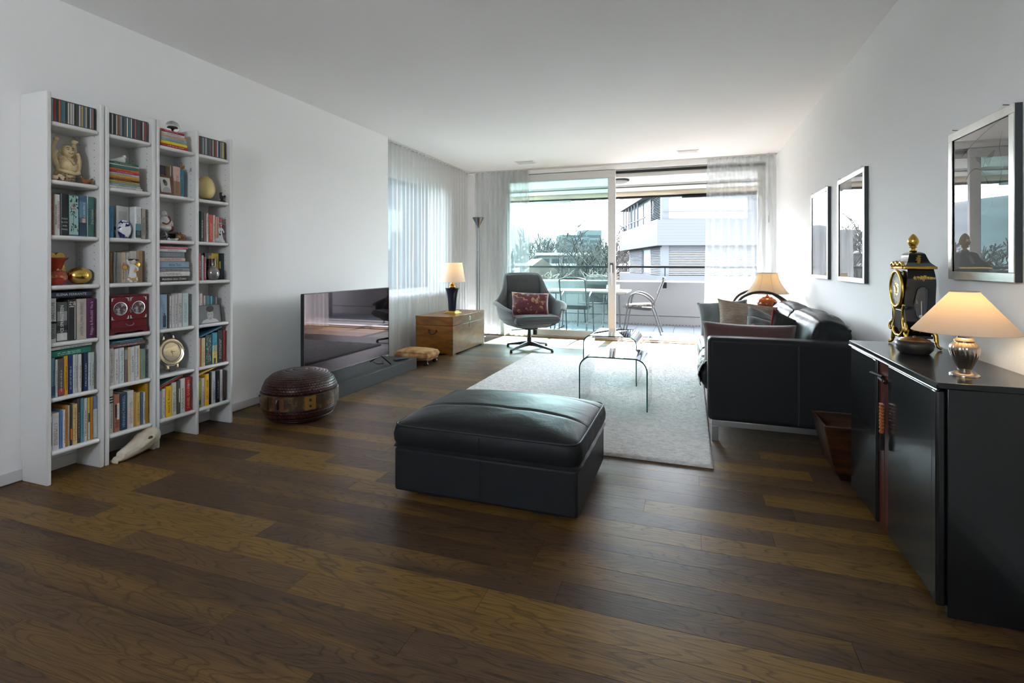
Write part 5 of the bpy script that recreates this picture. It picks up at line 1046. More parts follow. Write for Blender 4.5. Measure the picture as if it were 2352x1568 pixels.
# ------------------------------------------------------------------ ornaments in the bookcases
def blob(mb, name, m, par, voxel=.003, smooth_it=6, loc=None, rot=None):   # fuse overlapping volumes into one continuous skin
    o = mb.build(name, m, par, ang=180, loc=loc, rot=rot)
    md = o.modifiers.new('remesh', 'REMESH'); md.mode = 'VOXEL'; md.voxel_size = voxel; md.use_smooth_shade = True
    ms = o.modifiers.new('smooth', 'SMOOTH'); ms.factor = .5; ms.iterations = smooth_it
    return o
gold = mat('polished_gold', (.72, .47, .12), .22, 1, var=.12, vscale=6)
goldleaf = mat('gold_leaf', (.65, .42, .11), .38, 1, var=.15, vscale=25)
ivory = mat('carved_ivory', (.62, .48, .26), .42, bump=.25, bscale=90, col2=(.74, .61, .38), vscale=20)
inkm = mat('dark_ink', (.03, .02, .02), .5); porcel = mat('white_porcelain', (.78, .78, .77), .15)
redlac = mat('red_lacquer', (.30, .025, .015), .22, col2=(.42, .05, .02), vscale=6, coat=.5)
def on(c, s, x, y): return (x, y, SHELF_Z[s - 1] + .0005)
# laughing figure with raised arms
t = thing('laughing_figurine', 'ivory coloured laughing monk figurine with both arms raised, second shelf', 'figurine', on(1, 2, -3.225, 1.832), R(0))
b = MB(); b.ell((0, 0, .040), (.042, .048, .040)); b.ell((.010, 0, .088), (.046, .050, .042)); b.ell((-.002, 0, .125), (.034, .042, .024)); b.ell((.014, .004, .172), (.030, .0285, .034)); b.ell((.026, .004, .157), (.020, .021, .016))
for s in (-1, 1):
    b.tube([(-.004, s * .034, .130), (-.010, s * .050, .158), (-.006, s * .050, .195), (.0, s * .044, .218)], [.015, .015, .011, .009], 8); b.ell((.004, s * .043, .231), (.011, .013, .013)); b.ell((.006, s * .032 + .004, .168), (.006, .004, .010))
    b.tube([(.01, s * .048, .23), (.014, s * .056, .235)], .005, 6)
blob(b, 'body', ivory, t, .0022, 3)
b = MB()
for s in (-1, 1): b.tube(smooth_path([(.02, s * .048, .17), (.015, s * .06, .14), (.02, s * .054, .10), (.03, s * .045, .06)], 4), [.010] * 5 + [.014] * 5 + [.012] * 3, 6)
b.tube(smooth_path([(.035, -.05, .06), (.052, -.02, .055), (.05, .02, .05), (.035, .05, .06)], 4), .010, 6); blob(b, 'robe', ivory, t, .003, 3)
f = MB()
for s in (-1, 1): f.ell((.0415, .004 + s * .011, .178), (.003, .006, .0018), 8, 6); f.tube([(.0415, .004 + s * .006, .186), (.0405, .004 + s * .012, .189), (.037, .004 + s * .018, .186)], .0015, 5)
f.tube([(.0445, -.008, .160), (.0468, .004, .1545), (.0445, .016, .160)], .0014, 5); f.build('face_paint', inkm, t)
f = MB(); f.tube(smooth_path([(.045, -.02, .138), (.055, 0, .11), (.056, .012, .095), (.05, .03, .12), (.04, .035, .14)], 4), .0013, 5); f.build('bead_necklace', mat('brown_beads', (.16, .07, .03), .4), t)
f = MB()
for k in range(26): a = rnd.uniform(-1.2, 1.2); f.ell((.048 * math.cos(a), .052 * math.sin(a), rnd.uniform(.01, .05)), .0035, 6, 4)
f.build('robe_pattern', mat('brown_carving', (.20, .12, .06), .6), t)['kind'] = 'stuff'
t = thing('carved_hand', 'cream carved open hand lying before the laughing figurine', 'carving', on(1, 2, -3.165, 1.755), R(20))
b = MB(); b.ell((0, -.008, .014), (.016, .02, .012))
for k in range(5): b.tube([(.005, 0 + k * .003, .018 + k * .004), (.012, .02, .03 - k * .004), (.014, .04 - k * .002, .022 - k * .0045)], [.006, .005, .003], 6)
blob(b, 'hand', mat('cream_bone', (.66, .52, .36), .5), t, .0018, 3)
t = thing('pottery_bird_bowl', 'small glossy brown pottery bird bowl, right of laughing figurine', 'bowl', on(1, 2, -3.17, 1.908))
b = MB(); b.ell((0, 0, .016), (.018, .026, .015)); b.tube([(0, .018, .022), (0, .026, .032), (0, .030, .036)], [.008, .006, .004], 6); b.tube([(0, -.018, .022), (0, -.028, .035), (0, -.032, .042)], [.008, .004, .002], 6)
blob(b, 'body', mat('brown_glaze', (.13, .05, .02), .12, col2=(.30, .13, .05), vscale=40), t, .0015, 2); MB().lathe([(.012, 0), (.013, .004), (.011, .006)], 16).build('foot', MATS['brown_glaze'], t)
# white bird on the pile of books
t = thing('porcelain_bird', 'white porcelain bird perched on the pile of flat books', 'figurine', (-3.20, 2.10, SHELF_Z[1] + STACK2 + .001))
b = MB(); b.ell((0, .005, .022), (.016, .028, .02)); b.ell((0, .024, .043), (.012, .013, .012)); b.tube([(0, -.01, .022), (0, -.035, .014), (0, -.055, .008)], [.014, .009, .003], 8)
blob(b, 'body', porcel, t, .0018, 3); MB().tube([(0, .034, .044), (0, .045, .043)], [.004, .001], 6).build('beak', porcel, t); MB().ell((.011, .027, .046), .0018, 6, 4).build('eye', inkm, t)
# blue and white jar
t = thing('ginger_jar', 'round blue and white porcelain jar between the books', 'jar', on(2, 3, -3.19, 2.112))
MB().lathe([(.022, 0), (.024, .004), (.036, .025), (.041, .05), (.039, .072), (.03, .092), (.021, .098), (.021, .105), (.018, .107), (.016, .10)], 36).build('body', mat('blue_white_porcelain', (.72, .73, .74), .15, col2=(.02, .03, .15), vscale=34, vlo=.53, vhi=.57, detail=2), t)
MB().lathe([(.0245, 0), (.0255, .006), (.0245, .009)], 32).build('foot_band', mat('cobalt', (.02, .03, .15), .2), t); MB().lathe([(.0295, .0905), (.0305, .094), (.0215, .0985)], 32).build('neck_band', MATS['cobalt'], t)
# open book leaning with a printed page
o = MB().box(0, .004, 0, .085, 0, .190).build('open_booklet', mat('booklet_page', (.60, .60, .58), .8), None, loc=(-3.18, 2.066, SHELF_Z[2] + .0008), rot=(0, 0, R(14)))
tag(o, 'white booklet with printed page facing out behind the blue jar', 'booklet'); lines(.06, .0028, o, cmat(srgb(110, 110, 110), .7), frame((.0046, .045, .135), (0, 1, 0), (0, 0, 1)), 12, 4)
MB().box(.0002, .0038, -.0012, 0, 0, .19).build('spine', cmat(srgb(190, 195, 192)), o)
# red vase, heart box, lidded egg, golden egg
t = thing('lacquer_vase', 'flared red lacquer vase with golden bird, fourth shelf', 'vase', on(1, 4, -3.255, 1.80))
MB().lathe([(.034, 0), (.036, .006), (.028, .02), (.030, .05), (.034, .09), (.043, .125), (.060, .143), (.060, .145), (.048, .135), (.03, .10), (0, .098)], 36).build('body', redlac, t)
MB().lathe([(.0588, .1435), (.0608, .145), (.0588, .1465)], 36).build('rim', goldleaf, t); b = MB()
for (y, z, a, l_) in ((.012, .085, 30, .03), (.018, .09, 60, .026), (.008, .08, 5, .03), (.02, .08, -20, .022), (.0, .072, 95, .02), (.015, .07, 140, .02)):
    ca, sa = math.cos(R(a)), math.sin(R(a)); b.add([(.0345, y, z), (.034, y + ca * l_ * .5 - sa * .004, z + sa * l_ * .5 + ca * .004), (.033, y + ca * l_, z + sa * l_), (.034, y + ca * l_ * .5 + sa * .004, z + sa * l_ * .5 - ca * .004)], [(0, 1, 2, 3)])
b.build('golden_bird', goldleaf, t, smooth=False, solid=.0006)
o = MB(); hp = []
for k in range(40):
    a = 2 * math.pi * k / 40; hp.append((.00265 * 16 * math.sin(a) ** 3, .0026 * (13 * math.cos(a) - 5 * math.cos(2 * a) - 2 * math.cos(3 * a) - math.cos(4 * a)) + .046))
t = thing('heart_box', 'golden heart shaped tin standing behind the red vase', 'box', (-3.318, 1.832, SHELF_Z[3] + .0008)); hp = [(p[0], p[1]) for p in hp]; hp = [(x, z + .0) for x, z in hp]
MB().prism(hp[::-1], 0, .018, 'x').build('tin', goldleaf, t, bevel=.002); o = MB().box(.0002, .016, -.03, .03, 0, .09).build('stand', goldleaf, t); t.location.z += .0
for ch in t.children:
    if ch.name.startswith('tin'): ch.location = (0, 0, .098)
t = thing('lacquer_egg_box', 'red egg shaped lacquer box lying before the vase', 'box', on(1, 4, -3.185, 1.775))
MB().lathe([(.022, 0), (.030, .004), (.043, .026), (.0445, .036), (.0445, .0375), (0, .0375)], 36, sx=.85).build('lower_shell', redlac, t)
MB().lathe([(.0445, .039), (.042, .052), (.032, .068), (.015, .0765), (.004, .0785)], 36, sx=.85).build('lid', mat('red_gold_mottle', (.33, .05, .03), .3, col2=(.45, .25, .08), vscale=60, vlo=.5, vhi=.6), t); MB().ell((0, 0, .081), .004, 8, 6).build('knob', goldleaf, t)
t = thing('golden_egg', 'large shiny golden egg lying on its side, fourth shelf', 'ornament', on(1, 4, -3.205, 1.892))
MB().ell((0, 0, .0475), (.046, .058, .0465), 32, 20).build('egg', gold, t, ang=180); MB().lathe([(.016, 0), (.019, .0025), (.014, .004)], 24).build('base_ring', gold, t)
# angel figure
t = thing('angel_figurine', 'white angel figurine with golden wings and raised arm', 'figurine', on(2, 4, -3.142, 2.135))
b = MB(); b.lathe([(.026, .016), (.024, .03), (.014, .085), (.016, .10), (.006, .115)], 20, sx=.6); blob(b, 'dress', mat('white_paint', (.70, .70, .70), .5), t, .002, 2)
b = MB(); b.lathe([(.0285, .012), (.0275, .028), (.0255, .034)], 20, sx=.62); b.build('dress_hem', mat('checked_gold', (.45, .28, .08), .5, col2=(.75, .73, .68), vscale=70, vlo=.48, vhi=.52), t)
MB().ell((.004, .002, .125), (.011, .013, .015), 16, 10).build('head', mat('pale_face', (.66, .56, .48), .6), t)
b = MB(); b.ell((-.002, -.006, .137), (.012, .024, .006)); b.ell((-.002, .02, .136), (.01, .022, .005)); blob(b, 'hair', inkm, t, .0018, 2)
b = MB(); b.tube([(.0, -.012, .10), (.002, -.028, .118), (.004, -.034, .138)], [.006, .006, .004], 8); b.build('raised_arm', MATS['white_paint'], t); b = MB(); b.tube([(.0, .012, .10), (.006, .026, .085), (.012, .02, .07)], [.006, .006, .004], 8); b.build('lowered_arm', MATS['white_paint'], t)
for s, y, z in ((-1, -.035, .092), (1, .036, .108)): MB().ell((-.012, y, z), (.004, .017, .017), 14, 8).build('wing', goldleaf, t)
MB().prism([(.004, .085), (.014, .072), (.008, .058), (-.004, .07)][::-1], .0165, .019, 'x').build('heart', mat('orange_heart', (.75, .36, .06), .5), t)
for s in (-1, 1): MB().ell((.004, s * .011, .007), (.012, .009, .007), 10, 6).build('foot', MATS['white_paint'], t)
f = MB()
for s in (-1, 1): f.ell((.0145, .002 + s * .004, .128), .0012, 6, 4)
f.build('eyes', inkm, t)
# lacquer jewellery cabinet
t = thing('jewellery_cabinet', 'dark red lacquer jewellery cabinet with silver medallions, fifth shelf', 'jewellery box', (-3.150, 2.012, SHELF_Z[4] + .0005)); W = .222
lac = mat('dark_red_lacquer', (.12, .006, .010), .22, coat=.4); lac2 = mat('dark_red_lacquer_panel', (.16, .009, .014), .2, coat=.4); silver = mat('engraved_silver', (.07, .035, .035), .5, 0, col2=(.36, .36, .37), vscale=42, vlo=.50, vhi=.60)
MB().box(-.15, -.006, .004, W - .004, .028, .226).build('body', lac, t, bevel=.002); MB().box(-.155, .0, 0, W, .222, .230).build('top', lac, t, bevel=.002)
pl = [(0, 0), (.018, 0), (.03, .010), (.06, .014), (.09, .008), (W / 2, .012), (W - .09, .008), (W - .06, .014), (W - .03, .010), (W - .018, 0), (W, 0), (W, .030), (0, .030)]
MB().prism(pl, -.150, .002, 'x').build('base_apron', lac, t)
for i, (a, b_) in enumerate(((.008, W / 2 - .001), (W / 2 + .001, W - .008))):
    dd = MB().box(-.006, -.001, a, b_, .082, .218).build('door', lac2, t, bevel=.0015); cyy, czz = (a + b_) / 2, .15
    MB().lathe([(.0355, .0005), (.039, 0), (.039, .0018), (.0355, .0024), (.0355, .0005)], 36).build('medallion_rim', mat('bright_silver', (.70, .70, .70), .25, 1), dd, loc=(-.001, cyy, czz), rot=(0, R(90), 0))
    MB().lathe([(.035, .0), (.034, .0016), (0, .0018)], 32).build('medallion', silver, dd, loc=(-.0005, cyy, czz), rot=(0, R(90), 0))
    for (yy, zz, sy, sz) in ((a + .003, .213, 1, -1), (b_ - .003, .213, -1, -1), (a + .003, .087, 1, 1), (b_ - .003, .087, -1, 1)):
        MB().prism([(yy, zz), (yy + sy * .022, zz), (yy + sy * .008, zz + sz * .004), (yy + sy * .004, zz + sz * .020), (yy, zz + sz * .02)], -.001, .0004, 'x').build('corner_mount', MATS['bright_silver'], dd, smooth=False)
dd = MB().box(-.006, -.001, .010, W - .010, .036, .076).build('drawer', lac2, t, bevel=.0015); MB().tube(smooth_path([(0, W / 2 - .022, .06), (.006, W / 2 - .018, .052), (.009, W / 2, .047), (.006, W / 2 + .018, .052), (0, W / 2 + .022, .06)], 4), .0025, 6).build('drawer_handle', mat('dark_silver', (.30, .29, .28), .35, .9), dd)
b = MB()
for k in range(8): b.ell((.001, W / 2 + rnd.uniform(.0, .012), .125 + k * .004), .0035, 6, 4)
b.build('lock_tassel', MATS['dark_silver'], t)['kind'] = 'stuff'
# framed photos
def photo_frame(label, loc, w_, h, fw, m, bgc, rz=0, tilt=-8):
    t = thing('photo_frame', label, 'photo frame', loc, rz); k = Matrix.Rotation(R(tilt), 4, 'Y'); mb = MB(); mb.m = k; frame_box(mb, 'x', 0, w_, 0, h, fw, -.010, 0); mb.build('frame', m, t, bevel=.0015)
    mb = MB(); mb.m = k; mb.box(-.008, -.004, fw, w_ - fw, fw, h - fw); mb.build('print', bgc, t, smooth=False); return t, k
def flat_shape(poly, x, k, name, m, par): mb = MB(); mb.m = k; mb.prism(poly, x, x + .0004, 'x'); return mb.build(name, m, par, smooth=False)
t, k = photo_frame('wooden framed photo of a man in a light shirt', on(3, 2, -3.146, 2.303), .100, .125, .014, mat('walnut_frame', (.13, .045, .02), .4), cmat(srgb(205, 203, 200), .6), R(4))
flat_shape([(.025, .016), (.085, .016), (.082, .034), (.070, .046), (.056, .052), (.042, .046), (.030, .034)], -.004, k, 'shirt', cmat(srgb(165, 165, 165), .7), t); flat_shape(oval(.052, .074, .013, .018), -.0036, k, 'face', cmat(srgb(110, 108, 105), .7), t); flat_shape(oval(.045, .085, .011, .012), -.0032, k, 'hair', cmat(srgb(70, 70, 70), .7), t)
t, k = photo_frame('black and white portrait of a woman with curled hair, standing before books', on(4, 5, -3.146, 2.573), .193, .128, .003, mat('thin_dark_frame', (.05, .05, .05), .3), cmat(srgb(88, 92, 92), .5), R(3), -6)
flat_shape([(.025, .004), (.170, .004), (.150, .024), (.118, .034), (.080, .034), (.042, .024)], -.004, k, 'shoulders', cmat(srgb(185, 185, 183), .6), t); flat_shape(oval(.100, .058, .027, .037), -.0036, k, 'face', cmat(srgb(160, 158, 156), .6), t)
flat_shape(oval(.102, .100, .031, .022), -.0032, k, 'hair', cmat(srgb(50, 50, 50), .7), t)
for yy in (.088, .113): flat_shape(oval(yy, .062, .006, .002, 10), -.003, k, 'eye', cmat(srgb(60, 60, 60), .7), t)
flat_shape(oval(.100, .034, .008, .002, 10), -.003, k, 'mouth', cmat(srgb(90, 85, 85), .7), t)
# butterfly clip
t = thing('butterfly_clip', 'bronze butterfly clip perched on top of the books', 'ornament', (-3.146, 2.452, SHELF_Z[1] + .176)); brz = mat('bronze', (.20, .10, .04), .4, .8)
for s in (-1, 1):
    MB().prism([(0, .012), (s * .010, .028), (s * .020, .024), (s * .016, .012), (s * .012, .004), (s * .004, .003)], 0, .002, 'x').build('wing', brz, t); 
MB().tube([(.001, 0, .003), (.001, 0, .024)], .002, 6).build('body', brz, t); MB().tube(arc((.001, -.008, .034), .010, -60, 180, 8, 1, 2), .0012, 5).build('feeler', brz, t); MB().box(-.004, .001, -.003, .003, 0, .006).build('peg', brz, t)
# cream egg on stand, black rooster
t = thing('ostrich_egg', 'large glossy cream egg standing on a dark base', 'ornament', on(4, 2, -3.225, 2.690)); MB().lathe([(.034, 0), (.036, .006), (.032, .012), (.026, .014)], 28).build('base', mat('dark_wood_base', (.025, .018, .014), .4), t)
MB().lathe([(0, .010), (.025, .013), (.045, .030), (.058, .058), (.062, .085), (.057, .118), (.043, .150), (.022, .170), (0, .177)], 36).build('egg', mat('cream_egg', (.66, .53, .24), .18), t, ang=180)
t = thing('black_rooster', 'small black rooster figure beside the cream egg', 'figurine', on(4, 2, -3.172, 2.778)); b = MB(); b.lathe([(.022, 0), (.023, .004), (.010, .014), (.008, .02)], 16); b.ell((0, 0, .032), (.012, .018, .015)); b.tube([(0, -.008, .038), (0, -.012, .052), (0, -.010, .060)], [.010, .008, .007], 8); b.tube([(0, .012, .036), (0, .022, .046), (0, .022, .052)], [.008, .006, .003], 6); b.ell((0, -.008, .065), (.005, .012, .004)); blob(b, 'body', mat('black_iron', (.012, .012, .013), .5), t, .0016, 2); MB().tube([(0, -.016, .060), (0, -.024, .057)], [.004, .001], 6).build('beak', MATS['black_iron'], t)
# glass paperweight
clearg = mat('clear_glass', (.95, .97, .96), .0, trans=1, ior=1.45)
t = thing('glass_paperweight', 'clear glass ball with a mushroom inside on the red topped book pile', 'paperweight', (-3.20, 2.428, SHELF_Z[0] + STACK3 + .001)); MB().lathe([(.022, 0), (.034, .012), (.040, .034), (.037, .054), (.027, .068), (.013, .0755), (0, .078)], 28).build('ball', clearg, t, ang=180)
MB().lathe([(.003, .006), (.004, .022), (.010, .030), (.022, .034), (.018, .040), (0, .043)], 20).build('mushroom', mat('rust_inclusion', (.22, .08, .04), .6), t)
# seated porcelain figure on black stand, glass ball, dish, pot
t = thing('black_stand', 'black carved wooden stand under the seated porcelain figure', 'stand', on(3, 3, -3.245, 2.405)); blk = mat('black_lacquer', (.012, .011, .011), .3)
MB().box(-.05, .05, -.065, .062, .044, .054).build('top', blk, t, bevel=.002); MB().box(-.042, .042, -.055, .053, .018, .044).build('waist', blk, t, bevel=.006); 
for sx in (-1, 1):
    for sy in (-1, 1): MB().tube([(sx * .038, sy * .050, .03), (sx * .046, sy * .058, .014), (sx * .044, sy * .056, .0)], [.012, .010, .007], 8).build('foot', blk, t)
t = thing('seated_porcelain_monk', 'white and rust red seated porcelain monk on the black stand', 'figurine', (-3.245, 2.402, SHELF_Z[2] + .055)); b = MB(); b.ell((0, 0, .028), (.040, .05, .026)); b.ell((.004, 0, .065), (.034, .038, .038)); b.ell((.006, -.004, .118), (.020, .020, .023)); b.tube([(0, -.012, .10), (0, .014, .10)], .016, 8); b.ell((.02, -.03, .03), (.018, .018, .014)); b.tube([(0, .03, .09), (.01, .045, .06), (.02, .04, .04)], [.012, .012, .009], 8); blob(b, 'body', porcel, t, .0025, 4)
rust = mat('rust_red_glaze', (.30, .055, .02), .25); b = MB(); b.tube(smooth_path([(.018, .022, .105), (.034, .02, .075), (.038, -.006, .052), (.030, -.03, .06)], 4), .0045, 6); b.build('sash', rust, t); b = MB(); b.ell((.0, .040, .026), (.030, .022, .022)); b.tube([(.006, .030, .092), (.004, .046, .07), (.01, .05, .045)], [.006, .008, .01], 8); blob(b, 'robe', rust, t, .0025, 3)
f = MB(); f.tube([(.025, -.010, .112), (.0262, -.004, .109), (.025, .003, .112)], .0012, 5)
for s in (-1, 1): f.ell((.0245, -.004 + s * .008, .124), (.0015, .0035, .0013), 6, 4)
f.build('face_paint', inkm, t)
t = thing('glass_globe', 'small clear glass ball with orange streak, third shelf', 'paperweight', on(3, 3, -3.165, 2.335)); MB().ell((0, 0, .03), .030, 24, 14).build('ball', clearg, t, ang=180); MB().tube(arc((0, 0, .036), .018, 200, 340, 8, 1, 2), .0018, 5).build('orange_streak', mat('orange_glass', (.7, .2, .03), .3), t)
t = thing('white_dish', 'small white rectangular porcelain dish at the shelf edge', 'dish', on(3, 3, -3.148, 2.390)); MB().prism([(-.034, .012), (-.028, .004), (.028, .004), (.034, .012), (.032, .014), (.026, .008), (-.026, .008), (-.032, .014)], -.02, .012, 'x').build('tray', porcel, t, bevel=.001)
for s in (-1, 1): MB().box(-.016, .008, s * .022 - .003, s * .022 + .003, 0, .0045).build('foot', porcel, t)
t = thing('lidded_pot', 'small round brown speckled pot with knob lid', 'pot', on(3, 3, -3.172, 2.463)); spk = mat('brown_speckle', (.16, .07, .03), .25, col2=(.36, .20, .10), vscale=80, vlo=.55, vhi=.62); MB().lathe([(.016, 0), (.018, .003), (.030, .014), (.032, .022), (.030, .029), (0, .029)], 28).build('body', spk, t); MB().lathe([(.0305, .0295), (.027, .038), (.012, .044), (.004, .046), (.003, .049), (.005, .052), (.003, .056), (0, .058)], 28).build('lid', spk, t)
# porcelain lady
t = thing('porcelain_lady', 'pale porcelain lady in wide hat standing before the red books', 'figurine', on(4, 3, -3.160, 2.752)); pl_ = mat('pale_blue_porcelain', (.58, .61, .63), .2, col2=(.42, .47, .50), vscale=18); b = MB(); b.lathe([(.036, 0), (.034, .006), (.022, .03), (.016, .06), (.013, .078), (.016, .095), (.012, .108), (.005, .112)], 24, sx=.7); b.ell((.0, -.030, .016), (.018, .02, .016)); b.ell((0, .002, .122), (.011, .011, .013)); b.tube([(0, -.014, .10), (.006, -.018, .078), (.012, -.010, .062)], [.006, .006, .004], 8); b.tube([(0, .014, .10), (.0, .024, .082), (.0, .032, .068)], [.006, .005, .004], 8); blob(b, 'body', pl_, t, .002, 2)
MB().lathe([(.030, .127), (.031, .129), (.014, .133), (.011, .140), (.004, .145), (0, .145)], 24).build('hat', mat('grey_blue_porcelain', (.34, .38, .41), .25), t); MB().ell((.012, -.012, .056), (.005, .005, .006), 8, 6).build('dark_bag', inkm, t)
# dark book with yellow cover facing out, scent bottle
o = MB().box(-.018, 0, 0, .155, 0, .188).build('facing_book', cmat(srgb(22, 28, 30), .35), None, loc=(-3.190, 2.655, SHELF_Z[3] + .0006)); tag(o, 'black book with yellow panel facing out behind the scent bottle', 'book'); patch(o, .052, .108, .075, .187, (190, 165, 40)); lines(.04, .0035, o, cmat(srgb(120, 105, 40), .6), frame((.0008, .082, .135), (0, 1, 0), (0, 0, 1)), 12, 2); patch(o, .115, .128, .078, .13, (205, 175, 90)); patch(o, .133, .152, .004, .186, (40, 62, 85)); patch(o, .030, .052, .145, .172, (150, 120, 40)); MB().box(-.0165, -.0015, .154, .1555, .002, .186).build('pages', paper, o)
t = thing('scent_bottle', 'round grey glass scent bottle with chrome cap', 'bottle', on(4, 4, -3.163, 2.695)); MB().lathe([(.022, 0), (.034, .012), (.042, .040), (.040, .062), (.028, .084), (.014, .092), (.012, .097)], 30, fn=lambda a, z, j: 1 + .035 * math.sin(a * 7 + z * 55) * (1 if 1 < j < 5 else 0)).build('body', mat('smoked_glass', (.30, .29, .29), .12, .6), t, ang=180); MB().lathe([(.0165, .096), (.018, .104), (.0175, .140), (.021, .148), (0, .149)], 20, fn=lambda a, z, j: 1 + .05 * math.cos(a * 8)).build('cap', chrome, t)
MB().lathe([(.0135, .0915), (.0135, .097), (.012, .098)], 20).build('collar', mat('brass_collar', (.5, .33, .10), .3, 1), t)
# wristwatch shaped clock
t = thing('watch_clock', 'wristwatch shaped desk clock with roman numerals and golden bezel', 'clock', on(3, 6, -3.195, 2.410)); steel = mat('polished_steel', (.62, .60, .57), .22, 1); k = Matrix.Translation((0, 0, .128)) @ Matrix.Rotation(R(78), 4, 'Y') @ Matrix.Rotation(R(90), 4, 'Z'); champ = mat('champagne_metal', (.80, .66, .42), .25, 1)
def kb(mb, nm, m, par=t, **kw): mb.m = None; mb.v = [tuple(k @ Vector(v)) for v in mb.v]; return mb.build(nm, m, par, **kw)
kb(MB().lathe([(.086, -.020), (.092, -.012), (.092, .004), (.084, .012), (.070, .013)], 44), 'case', steel); kb(MB().lathe([(.084, .0115), (.082, .017), (.071, .019), (.068, .0155)], 44), 'bezel', champ)
kb(MB().lathe([(.0675, .0155), (.066, .018), (.060, .019), (.058, .015)], 44), 'inner_ring', mat('dark_steel', (.25, .23, .21), .3, 1)); kb(MB().lathe([(.0585, .0135), (0, .0140)], 44), 'dial', mat('silver_dial', (.36, .36, .36), .5, 0))
for i, s_ in enumerate(NUM):
    a = R(90 - 30 * i); ra = Vector((math.cos(a), math.sin(a), 0)); text_obj(s_, .015, inkm, t, k @ frame((ra.x * .047, ra.y * .047, .0146), (ra.y, -ra.x, 0), (ra.x, ra.y, 0)), name='numeral')
for a, l_, w_ in ((-5, .030, .0028), (-88, .040, .002)): ca, sa = math.cos(R(a)), math.sin(R(a)); mb = MB(); mb.add([(-ca * .008 - sa * w_, -sa * .008 + ca * w_, .0155), (-ca * .008 + sa * w_, -sa * .008 - ca * w_, .0155), (ca * l_, sa * l_, .0155)], [(0, 1, 2)]); kb(mb, 'hand', inkm, smooth=False, solid=.0006)
kb(MB().ell((0, 0, .016), (.005, .005, .002), 12, 6), 'hand_hub', gold)
for sg in (-1, 1):
    kb(MB().prism([(-.045, sg * .06), (.045, sg * .06), (.040, sg * .105), (.026, sg * .112), (.024, sg * .09), (-.024, sg * .09), (-.026, sg * .112), (-.040, sg * .105)][::(1 if sg > 0 else -1)], -.016, .004, 'z'), 'lug', champ if sg < 0 else steel, bevel=.004)
    kb(MB().tube([(-.040, sg * .103, -.006), (.040, sg * .103, -.006)], .004, 8), 'spring_bar', chrome)
    kb(MB().prism([(-.024, sg * .092), (.024, sg * .092), (.022, sg * .125), (-.022, sg * .125)][::(1 if sg > 0 else -1)], -.012, -.002, 'z'), 'strap', mat('dark_strap', (.04, .03, .025), .5), bevel=.003)
kb(MB().tube([(.09, 0, -.004), (.102, 0, -.004)], .007, 12), 'crown', steel)
# animal skull on the floor under the second bookcase
t = thing('animal_skull', 'bleached animal skull lying on the floor under the second bookcase', 'skull', (-3.15, 2.16, 0), R(0)); bone = mat('bleached_bone', (.60, .50, .36), .65, col2=(.72, .66, .55), vscale=14, bump=.2, bscale=60)
b = MB(); b.ell((-.01, .085, .085), (.062, .062, .064), 20, 14); b.ell((.0, .045, .075), (.056, .056, .054)); b.tube([(.0, .05, .070), (.012, .0, .056), (.018, -.055, .040), (.022, -.105, .028)], [.056, .050, .040, .032], 12); b.ell((.022, -.118, .020), (.034, .022, .017)); b.tube([(.045, .075, .09), (.062, .03, .075), (.05, -.01, .05)], [.016, .011, .012], 8); b.tube([(-.05, .06, .06), (-.052, .01, .05), (-.02, -.03, .035)], [.012, .010, .010], 8); b.ell((-.01, .10, .035), (.040, .035, .034))
blob(b, 'cranium', bone, t, .004, 3); MB().ell((.055, .050, .092), (.008, .015, .013), 12, 8).build('eye_socket', mat('dark_bone', (.12, .09, .06), .8), t); 
for q in range(4): MB().ell((.000 + q * .015, -.136, .010), (.006, .007, .010), 8, 6).build('tooth', bone, t)
# ------------------------------------------------------------------ balcony
_before = set(bpy.data.materials)
conc = mat('balcony_white_render', (.19, .19, .195), .8, bump=.05, bscale=120)
tilem = mat('balcony_tile_grey', (.13, .14, .146), .7, var=.06, vscale=3, seed_random=True)
bf = struct(MB().box(-4.9, 3.2, 7.95, 10.1, -.25, -.022).build('floor_balcony', mat('mortar', (.2, .2, .2), .9)))
bf2 = struct(MB().box(-4.9, -3.85, -3, 7.95, -.25, -.022).build('floor_balcony_side', MATS['mortar']))
tm = MB().box(-.160, .160, -.662, .662, -.022, 0).mesh('tile', smooth=False); tm.materials.append(tilem)
for ix in range(-13, 10):
    for jy in range(2):
        xx = -.93 + .325 * ix + .1625
        if -4.88 < xx - .16 and xx + .16 < 3.2:
            if jy == 0: obj('tile', tm, None, bf, (xx, 9.235, 0))
            else:
                if 'tile_short' not in bpy.data.meshes:
                    ts = MB().box(-.160, .160, -.30, .30, -.022, 0).mesh('tile_short', smooth=False); ts.materials.append(tilem)
                obj('tile', bpy.data.meshes['tile_short'], None, bf, (xx, 8.262, 0))
par = MB(); par.box(-5.06, 3.2, 9.94, 10.10, .175, .80); par.box(-5.06, 3.2, 9.95, 10.10, -.3, .165); par.box(-5.06, -4.9, -3, 9.94, -.3, .80)
pw = struct(par.build('wall_parapet', conc))
cap = MB(); cap.box(-5.08, 3.2, 9.925, 10.115, .80, .822); cap.box(-5.08, -4.885, -3, 9.925, .80, .822); cap.build('capping', white_gloss, pw, bevel=.004)
dm = MB().box(-.007, .007, -.004, .004, 0, .014).mesh('drain_slot', smooth=False); dm.materials.append(black_gap)
for i in range(60): obj('drain_slot', dm, None, pw, (-2.9 + i * .0575, 9.946, .004))
rail = thing('balcony_railing', 'dark metal handrail on thin posts above the white balcony parapet', 'railing', (-1, 10.02, .82))
railm = mat('railing_grey', (.014, .016, .018), .9, 0, .05)
MB().box(-4.05, 4.2, -.03, .03, .245, .285).build('handrail', railm, rail, bevel=.004)
